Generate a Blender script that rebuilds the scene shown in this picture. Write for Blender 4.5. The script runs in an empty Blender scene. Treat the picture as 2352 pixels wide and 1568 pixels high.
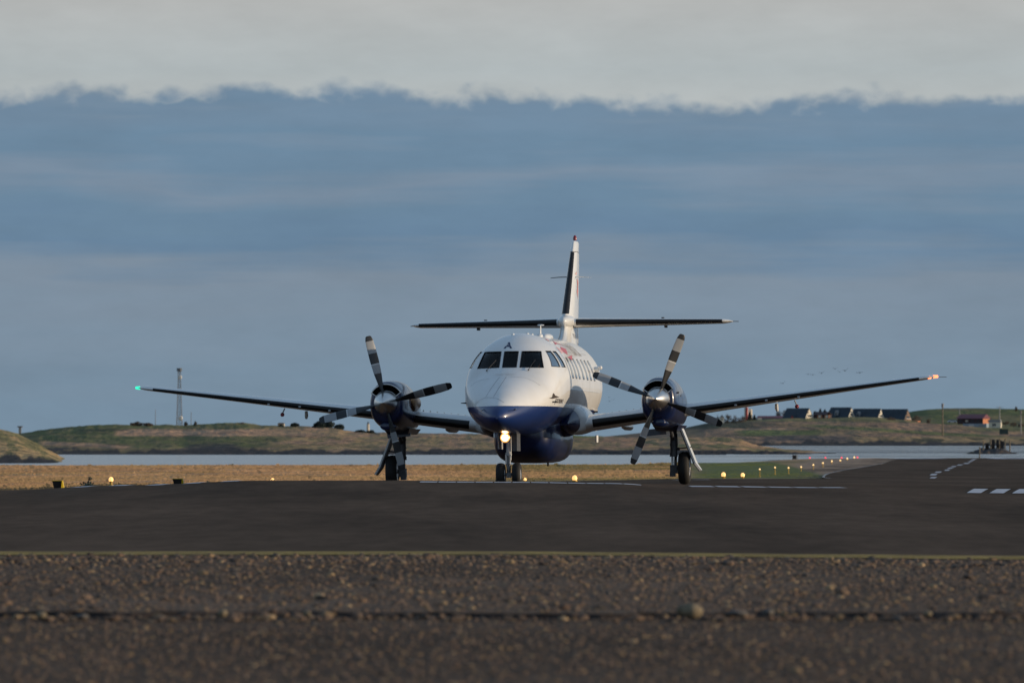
import bpy, bmesh, math, random
import numpy as np
from mathutils import Vector, Matrix
from mathutils.bvhtree import BVHTree
R = math.radians
random.seed(7)
rng = np.random.default_rng(11)
scene = bpy.context.scene
COL = scene.collection

# ------------------------------------------------------------ camera geometry
F, CX, HY, CZ = 16245.0, 1176.0, 1008.0, 0.9      # focal length in photo units, principal column, horizon row, eye height

def at(u, y, d):
    """World point seen at column u, row y of the 2352 wide photo at distance d."""
    return Vector(((u - CX) * d / F, d, CZ - (y - HY) * d / F))

def ipol(x, pts):
    xs = [p[0] for p in pts]; ys = [p[1] for p in pts]
    return float(np.interp(x, xs, ys))

def pchip(xs, ys):
    xs = np.array(xs, float); ys = np.array(ys, float)
    h = np.diff(xs); dl = np.diff(ys) / h
    m = np.zeros_like(ys)
    m[0], m[-1] = dl[0], dl[-1]
    for i in range(1, len(xs) - 1):
        if dl[i-1] * dl[i] > 0:
            w1 = 2*h[i] + h[i-1]; w2 = h[i] + 2*h[i-1]
            m[i] = (w1 + w2) / (w1/dl[i-1] + w2/dl[i])
    def f(x):
        x = np.clip(x, xs[0], xs[-1])
        i = np.clip(np.searchsorted(xs, x) - 1, 0, len(xs) - 2)
        t = (x - xs[i]) / h[i]
        return ((2*t**3 - 3*t**2 + 1)*ys[i] + (t**3 - 2*t**2 + t)*h[i]*m[i]
                + (-2*t**3 + 3*t**2)*ys[i+1] + (t**3 - t**2)*h[i]*m[i+1])
    return f

# value noise
_N = rng.random((256, 256))
def vnoise(x, y):
    x = np.asarray(x, float); y = np.asarray(y, float)
    xi = np.floor(x).astype(int); yi = np.floor(y).astype(int)
    fx = x - xi; fy = y - yi
    fx = fx*fx*(3-2*fx); fy = fy*fy*(3-2*fy)
    a = _N[xi % 256, yi % 256]; b = _N[(xi+1) % 256, yi % 256]
    c = _N[xi % 256, (yi+1) % 256]; d = _N[(xi+1) % 256, (yi+1) % 256]
    return (a*(1-fx)+b*fx)*(1-fy) + (c*(1-fx)+d*fx)*fy
def fbm(x, y, o=4):
    s = 0; a = .5; t = 0
    for k in range(o):
        s = s + a*vnoise(np.asarray(x)*2**k + 17*k, np.asarray(y)*2**k + 31*k); t += a; a *= .5
    return s / t

def lin(r, g, b):
    f = lambda c: (c/255/12.92) if c/255 <= .04045 else ((c/255+.055)/1.055)**2.4
    return (f(r), f(g), f(b))

# ------------------------------------------------------------ materials
def new_mat(name):
    m = bpy.data.materials.new(name); m.use_nodes = True
    nt = m.node_tree
    return m, nt, nt.nodes["Principled BSDF"]

def mat(name, col, rough=.5, metal=0., coat=0., noise=0., nscale=20., bump=0., bscale=200., emit=None, es=0., spec=None, coord='Object'):
    m, nt, p = new_mat(name)
    p.inputs["Base Color"].default_value = (*col, 1)
    p.inputs["Roughness"].default_value = rough
    p.inputs["Metallic"].default_value = metal
    p.inputs["Coat Weight"].default_value = coat
    p.inputs["Coat Roughness"].default_value = .06
    if spec is not None: p.inputs["Specular IOR Level"].default_value = spec
    if noise or bump:
        tc = nt.nodes.new("ShaderNodeTexCoord")
        if noise:
            n = nt.nodes.new("ShaderNodeTexNoise"); n.inputs["Scale"].default_value = nscale; n.inputs["Detail"].default_value = 6
            nt.links.new(tc.outputs[coord], n.inputs["Vector"])
            r = nt.nodes.new("ShaderNodeValToRGB")
            lo = [c*(1-noise) for c in col]; hi = [min(1, c*(1+noise)) for c in col]
            r.color_ramp.elements[0].position = .3; r.color_ramp.elements[1].position = .7
            r.color_ramp.elements[0].color = (*lo, 1); r.color_ramp.elements[1].color = (*hi, 1)
            nt.links.new(n.outputs["Fac"], r.inputs[0]); nt.links.new(r.outputs[0], p.inputs["Base Color"])
        if bump:
            n = nt.nodes.new("ShaderNodeTexNoise"); n.inputs["Scale"].default_value = bscale; n.inputs["Detail"].default_value = 4
            nt.links.new(tc.outputs[coord], n.inputs["Vector"])
            b = nt.nodes.new("ShaderNodeBump"); b.inputs["Strength"].default_value = bump; b.inputs["Distance"].default_value = .02
            nt.links.new(n.outputs["Fac"], b.inputs["Height"]); nt.links.new(b.outputs[0], p.inputs["Normal"])
    if emit:
        p.inputs["Emission Color"].default_value = (*emit, 1); p.inputs["Emission Strength"].default_value = es
    return m

M = {}
# ------------------------------------------------------------ mesh helpers
class MB:
    def __init__(s): s.v = []; s.f = []; s.m = []
    def add(s, vs, fs, mi=0):
        o = len(s.v); s.v += [tuple(v) for v in vs]
        for f in fs: s.f.append([i+o for i in f]); s.m.append(mi)
        return s
    def box(s, c, d, rot=None, mi=0):
        x, y, z = d[0]/2, d[1]/2, d[2]/2
        vs = [Vector((i*x, j*y, k*z)) for k in (-1, 1) for j in (-1, 1) for i in (-1, 1)]
        if rot is not None: vs = [rot @ v for v in vs]
        vs = [v + Vector(c) for v in vs]
        return s.add(vs, [(0,2,3,1),(4,5,7,6),(0,1,5,4),(2,6,7,3),(0,4,6,2),(1,3,7,5)], mi)
    def loft(s, rings, cap=(True, True), mi=0, closed=True):
        n = len(rings[0]); o = len(s.v)
        for r in rings: s.v += [tuple(p) for p in r]
        for i in range(len(rings)-1):
            for j in range(n if closed else n-1):
                a = o+i*n+j; b = o+i*n+(j+1) % n
                s.f.append([a, b, b+n, a+n]); s.m.append(mi)
        if cap[0]: s.f.append([o+j for j in range(n)][::-1]); s.m.append(mi)
        if cap[1]: s.f.append([o+(len(rings)-1)*n+j for j in range(n)]); s.m.append(mi)
        return s
    def tube(s, pts, rad, n=10, mi=0, cap=(True, True)):
        pts = [Vector(p) for p in pts]
        if not hasattr(rad, '__len__'): rad = [rad]*len(pts)
        rings = []; up = None
        for i, p in enumerate(pts):
            t = (pts[min(i+1, len(pts)-1)] - pts[max(i-1, 0)]).normalized()
            if up is None: up = Vector((0, 0, 1)) if abs(t.z) < .9 else Vector((0, 1, 0))
            a = t.cross(up).normalized(); b = a.cross(t).normalized(); up = b
            rings.append([p + (a*math.cos(q) + b*math.sin(q))*rad[i] for q in [2*math.pi*k/n for k in range(n)]])
        return s.loft(rings, cap, mi)
    def lathe(s, prof, c=(0,0,0), axis='y', n=24, mi=0, cap=(True, True)):
        rings = []
        for (a, r) in prof:
            ring = []
            for k in range(n):
                q = 2*math.pi*k/n; ca, sa = math.cos(q)*r, math.sin(q)*r
                p = {'y': (ca, a, sa), 'x': (a, ca, sa), 'z': (ca, sa, a)}[axis]
                ring.append((p[0]+c[0], p[1]+c[1], p[2]+c[2]))
            rings.append(ring)
        return s.loft(rings, cap, mi)
    def ball(s, c, r, n=10, mi=0):
        if not hasattr(r, '__len__'): r = (r, r, r)
        rings = []
        for i in range(1, n):
            a = math.pi*i/n
            rings.append([(c[0]+r[0]*math.sin(a)*math.cos(2*math.pi*k/(2*n)), c[1]+r[1]*math.sin(a)*math.sin(2*math.pi*k/(2*n)), c[2]+r[2]*math.cos(a)) for k in range(2*n)])
        return s.loft(rings, (True, True), mi)
    def mesh(s, name, mats, smooth=None):
        me = bpy.data.meshes.new(name)
        me.from_pydata(s.v, [], s.f)
        if not isinstance(mats, (list, tuple)): mats = [mats]
        for m in mats: me.materials.append(M[m] if isinstance(m, str) else m)
        if len(mats) > 1: me.polygons.foreach_set("material_index", s.m)
        bm = bmesh.new(); bm.from_mesh(me); bmesh.ops.recalc_face_normals(bm, faces=bm.faces); bm.to_mesh(me); bm.free()
        if smooth is not None:
            me.shade_smooth(); me.set_sharp_from_angle(angle=R(smooth))
        return me
    def obj(s, name, mats, parent=None, smooth=None, **tags):
        return link(name, s.mesh(name, mats, smooth), parent, **tags)

def link(name, data, parent=None, loc=None, **tags):
    o = bpy.data.objects.new(name, data); COL.objects.link(o)
    if parent is not None: o.parent = parent
    if loc is not None: o.location = loc
    for k, v in tags.items():
        if v: o[k] = v
    return o

def empty(name, loc, label, category, group=None, rz=0):
    o = link(name, None, None, loc, label=label, category=category, group=group)
    o.rotation_euler = (0, 0, rz); o.empty_display_size = .2
    return o

def dup(o, parent=None, loc=None, label=None):
    c = o.copy(); COL.objects.link(c)
    if parent is not None: c.parent = parent
    if loc is not None: c.location = loc
    if label: c['label'] = label
    for ch in [q for q in COL.objects if q.parent is o]: dup(ch, c)
    return c
# ------------------------------------------------------------ airplane materials
def fuselage_paint():
    m, nt, p = new_mat("fuselage_paint")
    tc = nt.nodes.new("ShaderNodeTexCoord"); sx = nt.nodes.new("ShaderNodeSeparateXYZ")
    nt.links.new(tc.outputs["Object"], sx.inputs[0])
    gt = nt.nodes.new("ShaderNodeMath"); gt.operation = 'GREATER_THAN'; gt.inputs[1].default_value = 1.515
    nt.links.new(sx.outputs["Z"], gt.inputs[0])
    n = nt.nodes.new("ShaderNodeTexNoise"); n.inputs["Scale"].default_value = 2.2; n.inputs["Detail"].default_value = 8
    nt.links.new(tc.outputs["Object"], n.inputs["Vector"])
    w = nt.nodes.new("ShaderNodeValToRGB"); w.color_ramp.elements[0].position = .3; w.color_ramp.elements[1].position = .62; w.color_ramp.elements[0].color = (.73, .72, .69, 1); w.color_ramp.elements[1].color = (.79, .79, .78, 1)
    nt.links.new(n.outputs["Fac"], w.inputs[0])
    mx = nt.nodes.new("ShaderNodeMix"); mx.data_type = 'RGBA'
    mx.inputs[6].default_value = (.005, .027, .135, 1)
    nt.links.new(gt.outputs[0], mx.inputs[0]); nt.links.new(w.outputs[0], mx.inputs[7])
    nt.links.new(mx.outputs[2], p.inputs["Base Color"])
    p.inputs["Roughness"].default_value = .35; p.inputs["Coat Weight"].default_value = .55; p.inputs["Coat Roughness"].default_value = .05
    # faint skin waviness
    b = nt.nodes.new("ShaderNodeBump"); b.inputs["Strength"].default_value = .25; b.inputs["Distance"].default_value = .01
    n2 = nt.nodes.new("ShaderNodeTexNoise"); n2.inputs["Scale"].default_value = 3.5; n2.inputs["Detail"].default_value = 1
    nt.links.new(tc.outputs["Object"], n2.inputs["Vector"]); nt.links.new(n2.outputs["Fac"], b.inputs["Height"])
    nt.links.new(b.outputs[0], p.inputs["Coat Normal"])
    return m
M['fuselage'] = fuselage_paint()
M['white'] = mat("white_paint", (.76, .76, .74), .32, coat=.7, noise=.06, nscale=3)
M['navy'] = mat("navy_paint", (.004, .013, .060), .3, coat=.6, noise=.3, nscale=4)
M['boot'] = mat("deicing_rubber", (.010, .010, .011), .42, noise=.3, nscale=6, spec=.35)
M['dark'] = mat("dark_interior", (.012, .013, .015), .8)
M['panel'] = mat("instrument_grey", (.05, .055, .06), .7)
M['spinner'] = mat("spun_aluminium", (.80, .78, .75), .30, metal=1, noise=.06, nscale=9)
M['metal'] = mat("polished_metal", (.62, .60, .58), .16, metal=1, noise=.1, nscale=9)
M['steel'] = mat("strut_steel", (.17, .18, .19), .42, metal=.6, noise=.25, nscale=30)
M['strut_paint'] = mat("strut_paint", (.42, .43, .44), .45, noise=.2, nscale=15)
M['dark_strut'] = mat("dark_strut", (.07, .075, .085), .5, noise=.25, nscale=15)
M['tyre'] = mat("tyre_rubber", (.012, .012, .012), .75, noise=.3, nscale=30)
M['rim'] = mat("wheel_rim", (.55, .56, .58), .35, metal=.4)
M['line'] = mat("panel_gap", (.20, .20, .21), .6)
M['frame_line'] = mat("window_seal", (.03, .03, .035), .6)
M['letter'] = mat("navy_lettering", (.01, .02, .08), .4)
M['letter_dark'] = mat("dark_lettering", (.045, .03, .02), .5)
M['logo_red'] = mat("red_emblem", (.48, .10, .11), .4)
M['fin_red'] = mat("faded_red_emblem", (.60, .22, .21), .4)
M['logo_pink'] = mat("pink_emblem", (.68, .42, .42), .4)
M['logo_grey'] = mat("grey_lettering", (.30, .28, .25), .5)
M['beacon'] = mat("red_lens", (.25, .01, .02), .2, coat=.6)
M['copper'] = mat("reflection_copper", (.30, .17, .09), .3, metal=1, noise=.4, nscale=14)  # colour of the reflection on the left nacelle
M['glass_dark'] = mat("dark_window_glass", (.012, .018, .024), .06, coat=.3, spec=.6)
M['cabin_glass'] = mat("cabin_window_glass", (.15, .19, .25), .08, coat=.5, spec=.8)
M['landing_lamp'] = mat("landing_lamp", (1, .8, .5), .4, emit=(1, .72, .42), es=9)
M['lamp_halo_ring'] = mat("lamp_halo_ring", (.8, .6, .3), .3, metal=1, emit=(1, .42, .10), es=1.5)  # orange halo of the landing lamp, put in as an emissive colour
M['green_lamp'] = mat("green_lamp", (.05, .5, .3), .4, emit=(.03, 1, .55), es=1.3)
M['red_lamp'] = mat("red_lamp", (.6, .1, .05), .4, emit=(1, .20, .07), es=3.4)
M['skin'] = mat("skin", (.42, .24, .17), .55)
M['shirt'] = mat("white_shirt", (.75, .75, .75), .7)
M['hair'] = mat("dark_hair", (.03, .02, .015), .7)
M['headset'] = mat("black_headset", (.02, .02, .02), .5)
def clear_glass(name="windscreen_glass", ior=1.45):
    m, nt, p = new_mat(name)
    nt.nodes.remove(p)
    tr = nt.nodes.new("ShaderNodeBsdfTransparent"); tr.inputs[0].default_value = (.62, .68, .70, 1)
    gl = nt.nodes.new("ShaderNodeBsdfGlossy"); gl.inputs["Roughness"].default_value = .03
    fr = nt.nodes.new("ShaderNodeFresnel"); fr.inputs[0].default_value = ior
    mx = nt.nodes.new("ShaderNodeMixShader")
    mn = nt.nodes.new("ShaderNodeMath"); mn.operation = 'MAXIMUM'; mn.inputs[1].default_value = .72 if ior > 2 else 0; nt.links.new(fr.outputs[0], mn.inputs[0])
    nt.links.new(mn.outputs[0], mx.inputs[0]); nt.links.new(tr.outputs[0], mx.inputs[1]); nt.links.new(gl.outputs[0], mx.inputs[2])
    nt.links.new(mx.outputs[0], nt.nodes["Material Output"].inputs[0])
    return m
M['glass'] = clear_glass(ior=1.34); M['side_glass'] = clear_glass("side_window_glass", 2.3)
def blade_paint():
    m, nt, p = new_mat("propeller_blade_paint")
    tc = nt.nodes.new("ShaderNodeTexCoord"); sx = nt.nodes.new("ShaderNodeSeparateXYZ")
    nt.links.new(tc.outputs["Object"], sx.inputs[0])
    mr = nt.nodes.new("ShaderNodeMath"); mr.operation = 'DIVIDE'; mr.inputs[1].default_value = 1.4
    nt.links.new(sx.outputs["Z"], mr.inputs[0])
    r = nt.nodes.new("ShaderNodeValToRGB"); cr = r.color_ramp; cr.interpolation = 'CONSTANT'
    dk = (.02, .022, .025, 1); lt = (.30, .31, .32, 1); wh = (.55, .56, .56, 1)
    cr.elements[0].position = 0; cr.elements[0].color = dk
    cr.elements[1].position = .42; cr.elements[1].color = lt
    for p_, c_ in ((.545, wh), (.56, dk), (.71, lt), (.885, dk)):
        e = cr.elements.new(p_); e.color = c_
    nt.links.new(mr.outputs[0], r.inputs[0]); nt.links.new(r.outputs[0], p.inputs["Base Color"])
    p.inputs["Roughness"].default_value = .4
    return m
M['blade'] = blade_paint()

# ------------------------------------------------------------ the airplane (x = its port side, y = aft from the nose, z = up)
OY = 6.6
plane = empty("airplane", (0, 0, 0), "white and navy twin propeller airliner standing on the tarmac, nose towards us", "airplane")
plane.location = (0.526, 140.0, -0.03)
plane.rotation_euler = Matrix.Rotation(R(-6.9), 4, 'Z').__matmul__(Matrix.Rotation(R(-.37), 4, 'X')).__matmul__(Matrix.Rotation(R(-.75), 4, 'Y')).to_euler()
def sh(v): return (v[0], v[1]-OY, v[2])
class AB(MB):
    """mesh builder in airplane coordinates"""
    def obj(s, name, mats, parent=None, smooth=40, **tags):
        s.v = [sh(v) for v in s.v]
        return link(name, s.mesh(name, mats, smooth), parent if parent is not None else plane, **tags)

FT = [ # y, half width, top, bottom, centre, n_top
 (0.00, .035, 1.335, 1.265, 1.30, 2.0), (0.07, .125, 1.43, 1.205, 1.305, 2.0), (0.25, .245, 1.55, 1.145, 1.33, 2.0), (0.6, .41, 1.73, 1.075, 1.40, 2.05),
 (1.0, .565, 1.90, 1.03, 1.48, 2.1), (1.5, .73, 2.075, 1.005, 1.58, 2.2), (1.95, .84, 2.22, .99, 1.67, 2.35), (2.15, .875, 2.37, .985, 1.71, 2.4),
 (2.5, .925, 2.64, .98, 1.77, 2.3), (2.9, .96, 2.82, .98, 1.86, 2.1), (3.3, .98, 2.915, .98, 1.93, 2.0), (3.8, .99, 2.96, .98, 1.97, 2.0),
 (8.8, .99, 2.96, .98, 1.97, 2.0), (9.6, .965, 2.96, 1.03, 1.98, 2.0), (10.5, .86, 2.94, 1.20, 2.02, 2.0), (11.5, .68, 2.88, 1.47, 2.10, 2.0),
 (12.5, .45, 2.80, 1.80, 2.22, 2.0), (13.3, .25, 2.70, 2.10, 2.35, 2.0), (13.9, .09, 2.55, 2.36, 2.44, 2.0)]
_fy = [r[0] for r in FT]; FI = [pchip(_fy, [r[k] for r in FT]) for k in range(1, 6)]
def fus_ring(y, n=72):
    w, zt, zb, zc, nt_ = [float(f(y)) for f in FI]
    ring = []
    for k in range(n):
        a = 2*math.pi*k/n; c, s_ = math.cos(a), math.sin(a)
        e = nt_ if s_ > 0 else 2.0
        x = w*math.copysign(abs(c)**(2/e), c); z = zc + ((zt-zc) if s_ > 0 else (zc-zb))*math.copysign(abs(s_)**(2/e), s_)
        ring.append((x, y, z))
    return ring
ys = list(np.concatenate([[0, .015, .04, .07, .11, .16, .22], np.arange(.3, 3.9, .08), np.arange(4, 8.9, .3), np.arange(9, 13.95, .2), [13.9]]))
fb = AB().loft([fus_ring(y) for y in ys])
FV = [Vector(v) for v in fb.v]; FBVH = BVHTree.FromPolygons(FV, fb.f)

# cockpit cut-outs ------------------------------------------------
ZB, ZT = 2.27, 2.585
def fp(x, z): return (x, z)
WS = {'left': [(-.64, ZB-.01), (-.20, ZB), (-.20, ZT), (-.545, ZT)], 'mid': [(-.135, ZB), (.135, ZB), (.135, ZT), (-.135, ZT)],
      'right': [(.20, ZB), (.64, ZB-.01), (.545, ZT), (.20, ZT)]}
def cutter_obj(parts_):
    b = MB()
    for mb in parts_: b.add(mb.v, mb.f)
    me = b.mesh("cutter", ['dark'])
    return bpy.data.objects.new("cutter", me)
def boolean(me_src, cutters, mats):
    """difference each cutter from the mesh; returns the new mesh"""
    src = bpy.data.objects.new("tmp", me_src); COL.objects.link(src)
    tmp = [src]
    for c in cutters:
        COL.objects.link(c); tmp.append(c)
        md = src.modifiers.new("b", 'BOOLEAN'); md.operation = 'DIFFERENCE'; md.object = c; md.solver = 'EXACT'; md.material_mode = 'TRANSFER'
    bpy.context.view_layer.update()
    dg = bpy.context.evaluated_depsgraph_get()
    me = bpy.data.meshes.new_from_object(src.evaluated_get(dg))
    for o in tmp: bpy.data.objects.remove(o)
    return me
def prism_y(poly, y0, y1):
    b = MB(); n = len(poly)
    b.loft([[sh((x, y0, z)) for x, z in poly], [sh((x, y1, z)) for x, z in poly]])
    return b
cuts = [cutter_obj([prism_y(q, .8, 3.0)]) for q in WS.values()]
cuts.append(cutter_obj([MB().box(sh((0, 3.33, 1.95)), (1.10, .86, 1.24))]))
SW = [[(2.44, 2.285), (2.95, 2.285), (3.06, 2.59), (2.80, 2.59)], [(3.06, 2.285), (3.46, 2.285), (3.42, 2.59), (3.16, 2.59)]]
for q in SW: cuts.append(cutter_obj([MB().loft([[sh((sg, y, z)) for y, z in q] for sg in (.3, 1.3)])])); cuts.append(cutter_obj([MB().loft([[sh((sg, y, z)) for y, z in q] for sg in (-1.3, -.3)])]))
fb.v = [sh(v) for v in fb.v]
fme = fb.mesh("fuselage", ['fuselage', 'dark'])
fme = boolean(fme, cuts, None)
fme.shade_smooth(); fme.set_sharp_from_angle(angle=R(40)); fme.name = "fuselage"
fus = link("fuselage", fme, plane)

def proj(p2, mode, off):
    """drop a flat point on the hull: mode 'front' (x,z), 'port' (y,z), 'star' (y,z), 'top' (x,y)"""
    if mode == 'front': o, d = Vector((p2[0], -2, p2[1])), Vector((0, 1, 0))
    elif mode == 'port': o, d = Vector((3, p2[0], p2[1])), Vector((-1, 0, 0))
    elif mode == 'star': o, d = Vector((-3, p2[0], p2[1])), Vector((1, 0, 0))
    else: o, d = Vector((p2[0], p2[1], 6)), Vector((0, 0, -1))
    h = FBVH.ray_cast(o, d)
    if h[0] is None:
        h = FBVH.find_nearest(o + d*2.5)
    n = h[1]
    if n.dot(d) > 0: n = -n
    return h[0] + n*off
def quad_decal(q, mode, off, nu=10, nv=8):
    b = AB(); g = []
    for j in range(nv+1):
        for i in range(nu+1):
            s_, t = i/nu, j/nv
            p = [(q[0][k]*(1-s_)+q[1][k]*s_)*(1-t) + (q[3][k]*(1-s_)+q[2][k]*s_)*t for k in (0, 1)]
            g.append(proj(p, mode, off))
    b.add(g, [(j*(nu+1)+i, j*(nu+1)+i+1, (j+1)*(nu+1)+i+1, (j+1)*(nu+1)+i) for j in range(nv) for i in range(nu)])
    return b
def strip_decal(pts, w, mode, off, closed=False, n=6):
    """narrow painted/rubber line along a flat path dropped on the hull"""
    path = []
    P_ = pts + ([pts[0]] if closed else [])
    for a, b_ in zip(P_[:-1], P_[1:]):
        for k in range(n): path.append((a[0]+(b_[0]-a[0])*k/n, a[1]+(b_[1]-a[1])*k/n))
    path.append(P_[-1])
    P3 = [proj(p, mode, off) for p in path]
    b = AB(); vs = []
    for i, p in enumerate(P3):
        t = (P3[min(i+1, len(P3)-1)] - P3[max(i-1, 0)])
        h = FBVH.find_nearest(p); nn = h[1]
        s_ = t.cross(nn); s_ = s_.normalized()*w/2 if s_.length > 1e-9 else Vector((w/2, 0, 0))
        vs += [p+s_, p-s_]
    b.add(vs, [(2*i, 2*i+1, 2*i+3, 2*i+2) for i in range(len(P3)-1)])
    return b
def poly_decal(polys, mode, off, cuts_=2):
    bm = bmesh.new()
    for poly in polys:
        vs = [bm.verts.new((p[0], p[1], 0)) for p in poly]; bm.faces.new(vs)
    bmesh.ops.triangulate(bm, faces=bm.faces)
    bmesh.ops.subdivide_edges(bm, edges=bm.edges, cuts=cuts_, use_grid_fill=True)
    b = AB(); b.add([proj((v.co.x, v.co.y), mode, off) for v in bm.verts], [[v.index for v in f.verts] for f in bm.faces]) if bm.verts.index_update() is None else None
    bm.free(); return b
def text_polys(txt, size, shear=0., bold=0.):
    cu = bpy.data.curves.new("t", 'FONT'); cu.body = txt; cu.size = size; cu.shear = shear; cu.align_x = 'CENTER'; cu.resolution_u = 3; cu.offset = bold
    o = bpy.data.objects.new("t", cu); COL.objects.link(o); bpy.context.view_layer.update()
    me = bpy.data.meshes.new_from_object(o.evaluated_get(bpy.context.evaluated_depsgraph_get()))
    V = [(v.co.x, v.co.y) for v in me.vertices]; Fc = [list(p.vertices) for p in me.polygons]
    bpy.data.objects.remove(o)
    return V, Fc
def text_decal(txt, size, mode, origin, off, ax=(1, 0), ay=(0, 1), shear=0., bold=0.):
    V, Fc = text_polys(txt, size, shear, bold)
    b = AB()
    b.add([proj((origin[0]+v[0]*ax[0]+v[1]*ay[0], origin[1]+v[0]*ax[1]+v[1]*ay[1]), mode, off) for v in V], Fc)
    return b

# windscreen panes with seals
for key, q in WS.items():
    p = quad_decal(q, 'front', -.012).obj("windscreen_pane", ['glass'], fus, 80)
    strip_decal(q, .016, 'front', .003, True).obj("window_seal", ['frame_line'], fus, 80)
# side panes
for mode in ('port', 'star'):
    for q in SW:
        quad_decal(q, mode, -.010).obj("side_cockpit_window", ['side_glass'], fus, 80)
        strip_decal(q, .014, mode, .006, True).obj("window_seal", ['frame_line'], fus, 80)
# cabin windows: rounded rectangles
def rrect(cy, cz, w, h, r=.06, n=4):
    pts = []
    for (sx_, sz_, a0) in ((1, 1, 0), (-1, 1, 90), (-1, -1, 180), (1, -1, 270)):
        for k in range(n+1):
            a = R(a0 + 90*k/n); pts.append((cy+sx_*(w/2-r)+r*math.cos(a), cz+sz_*(h/2-r)+r*math.sin(a)))
    return pts
WY = [4.22, 4.80, 5.38, 6.10, 6.78, 7.42, 8.05]
for mode in ('port', 'star'):
    for wy in WY:
        poly_decal([rrect(wy, 2.285, .27, .37)], mode, .004).obj("cabin_window", ['cabin_glass'], fus, 80)
        strip_decal(rrect(wy, 2.285, .29, .39), .016, mode, .006, True, 1).obj("window_seal", ['frame_line'], fus, 80)
# panel lines
def addl(b): b.obj("panel_seam", ['line'], fus, 80)
for yy in (3.62, 3.75):
    for mode in ('port', 'star'):
        addl(strip_decal([(yy, z) for z in np.linspace(1.15, 2.75, 14)], .009, mode, .003, n=1))
def smooth_path(pts, n=14):
    f = pchip([p[0] for p in pts], [p[1] for p in pts]); return [(x, float(f(x))) for x in np.linspace(pts[0][0], pts[-1][0], n)]
addl(strip_decal([(-.30, 1.68), (-.13, 2.08)], .006, 'front', .003)); addl(strip_decal([(-.13, 1.68), (.0, 2.08)], .006, 'front', .003))
for pts in ([(-.72, 1.92), (-.62, 1.985), (-.5, 2.03), (-.33, 2.05)], [(.08, 2.08), (.3, 2.07), (.5, 2.0), (.64, 1.91)], [(-.50, 1.575), (-.40, 1.645), (-.26, 1.68), (-.05, 1.655), (.1, 1.575)]):
    addl(strip_decal(smooth_path(pts), .006, 'front', .003, n=1))
for mode in ('port',):
    addl(strip_decal([(9.2, z) for z in np.linspace(1.3, 2.7, 10)], .008, mode, .003, n=1))
for yy in (4.5, 5.75, 7.1, 8.35):
    addl(strip_decal([(yy, z) for z in np.linspace(1.6, 2.8, 12)], .005, 'port', .0025, n=1))
for zz in (1.86, 2.62): addl(strip_decal([(y, zz) for y in np.linspace(3.8, 8.7, 16)], .005, 'port', .0025, n=1))
# lettering and emblems
text_decal("A", .165, 'front', (-.085, 2.65), .004, ax=(1.3, 0), bold=.006).obj("registration_letter", ['letter'], fus, 80)
text_decal("JETSTREAM 31", .12, 'port', (2.52, 1.585), .004, ax=(1.1, 0), ay=(0, .9), shear=.3, bold=.003).obj("type_lettering", ['letter_dark'], fus, 80)
poly_decal([[(1.72, 1.668), (1.92, 1.66), (2.02, 1.70), (2.42, 1.695), (2.1, 1.725), (2.03, 1.765), (1.98, 1.765), (1.96, 1.72), (1.9, 1.69)]], 'port', .004).obj("type_emblem", ['letter_dark'], fus, 80)
EM = [[(4.25, 2.62), (4.9, 2.55), (5.6, 2.68), (5.0, 2.72)], [(4.5, 2.50), (5.1, 2.45), (5.7, 2.56), (5.1, 2.53)], [(4.35, 2.74), (5.2, 2.78), (5.9, 2.74), (5.1, 2.835)]]
for q in EM: poly_decal([q], 'port', .004).obj("bird_emblem", ['logo_red'], fus, 80)
for q in ([(3.9, 2.56), (4.5, 2.60), (4.4, 2.67), (4.0, 2.70)], [(4.0, 2.80), (4.7, 2.845), (4.6, 2.87), (4.1, 2.85)]): poly_decal([q], 'port', .0045).obj("bird_emblem", ['logo_pink'], fus, 80)
text_decal("ERNIR", .36, 'port', (6.9, 2.58), .004, ax=(1.3, 0), ay=(.1, .75), bold=.012).obj("airline_lettering", ['logo_grey'], fus, 80)

# roof fittings
def fus_top(y): return float(FI[1](y))
for (x, y, r, h) in ((-.10, 3.5, .035, .03), (.10, 4.2, .035, .035), (.13, 4.7, .03, .03), (.2, 5.4, .07, .06)):
    AB().ball((x, y, fus_top(y)-.01 if abs(x) < .15 else fus_top(y)-.03), (r, r*1.6, h), 8).obj("roof_antenna", ['white'], fus, 60)
AB().loft([[(.12+q[0]*.5*s_, 6.2+q[1]*s_+k*.03, 2.93+z) for q in ((-.05, 0), (0, -.08), (.05, 0), (0, .08))] for k, (z, s_) in enumerate(((0, 1), (.12, .6), (.24, .45)))]).add([], []).obj("blade_antenna", ['white'], fus, 40)
AB().ball((.12, 6.27, 3.175), (.07, .09, .016), 8).obj("antenna_cap", ['white'], fus, 60)
AB().loft([[(.16+a*.13*s_, 6.9+b_*.42*s_, 2.925+z) for a, b_ in [(math.cos(q), math.sin(q)) for q in np.linspace(0, 2*math.pi, 20, endpoint=False)]] for z, s_ in ((0, 1), (.05, .92), (.085, .6), (.095, .2))]).obj("antenna_dome", ['white'], fus, 60)
# wipers
for sx_ in (-1, 1):
    a = proj((.40*sx_-.03, 2.205), 'front', .02); b_ = proj((.37*sx_+.10, 2.40), 'front', .025)
    AB().tube([a, (a+b_)/2+Vector((0, -.01, 0)), b_], .005, 6).ball(a, .016, 6).obj("windscreen_wiper", ['frame_line'], fus, 60)
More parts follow.
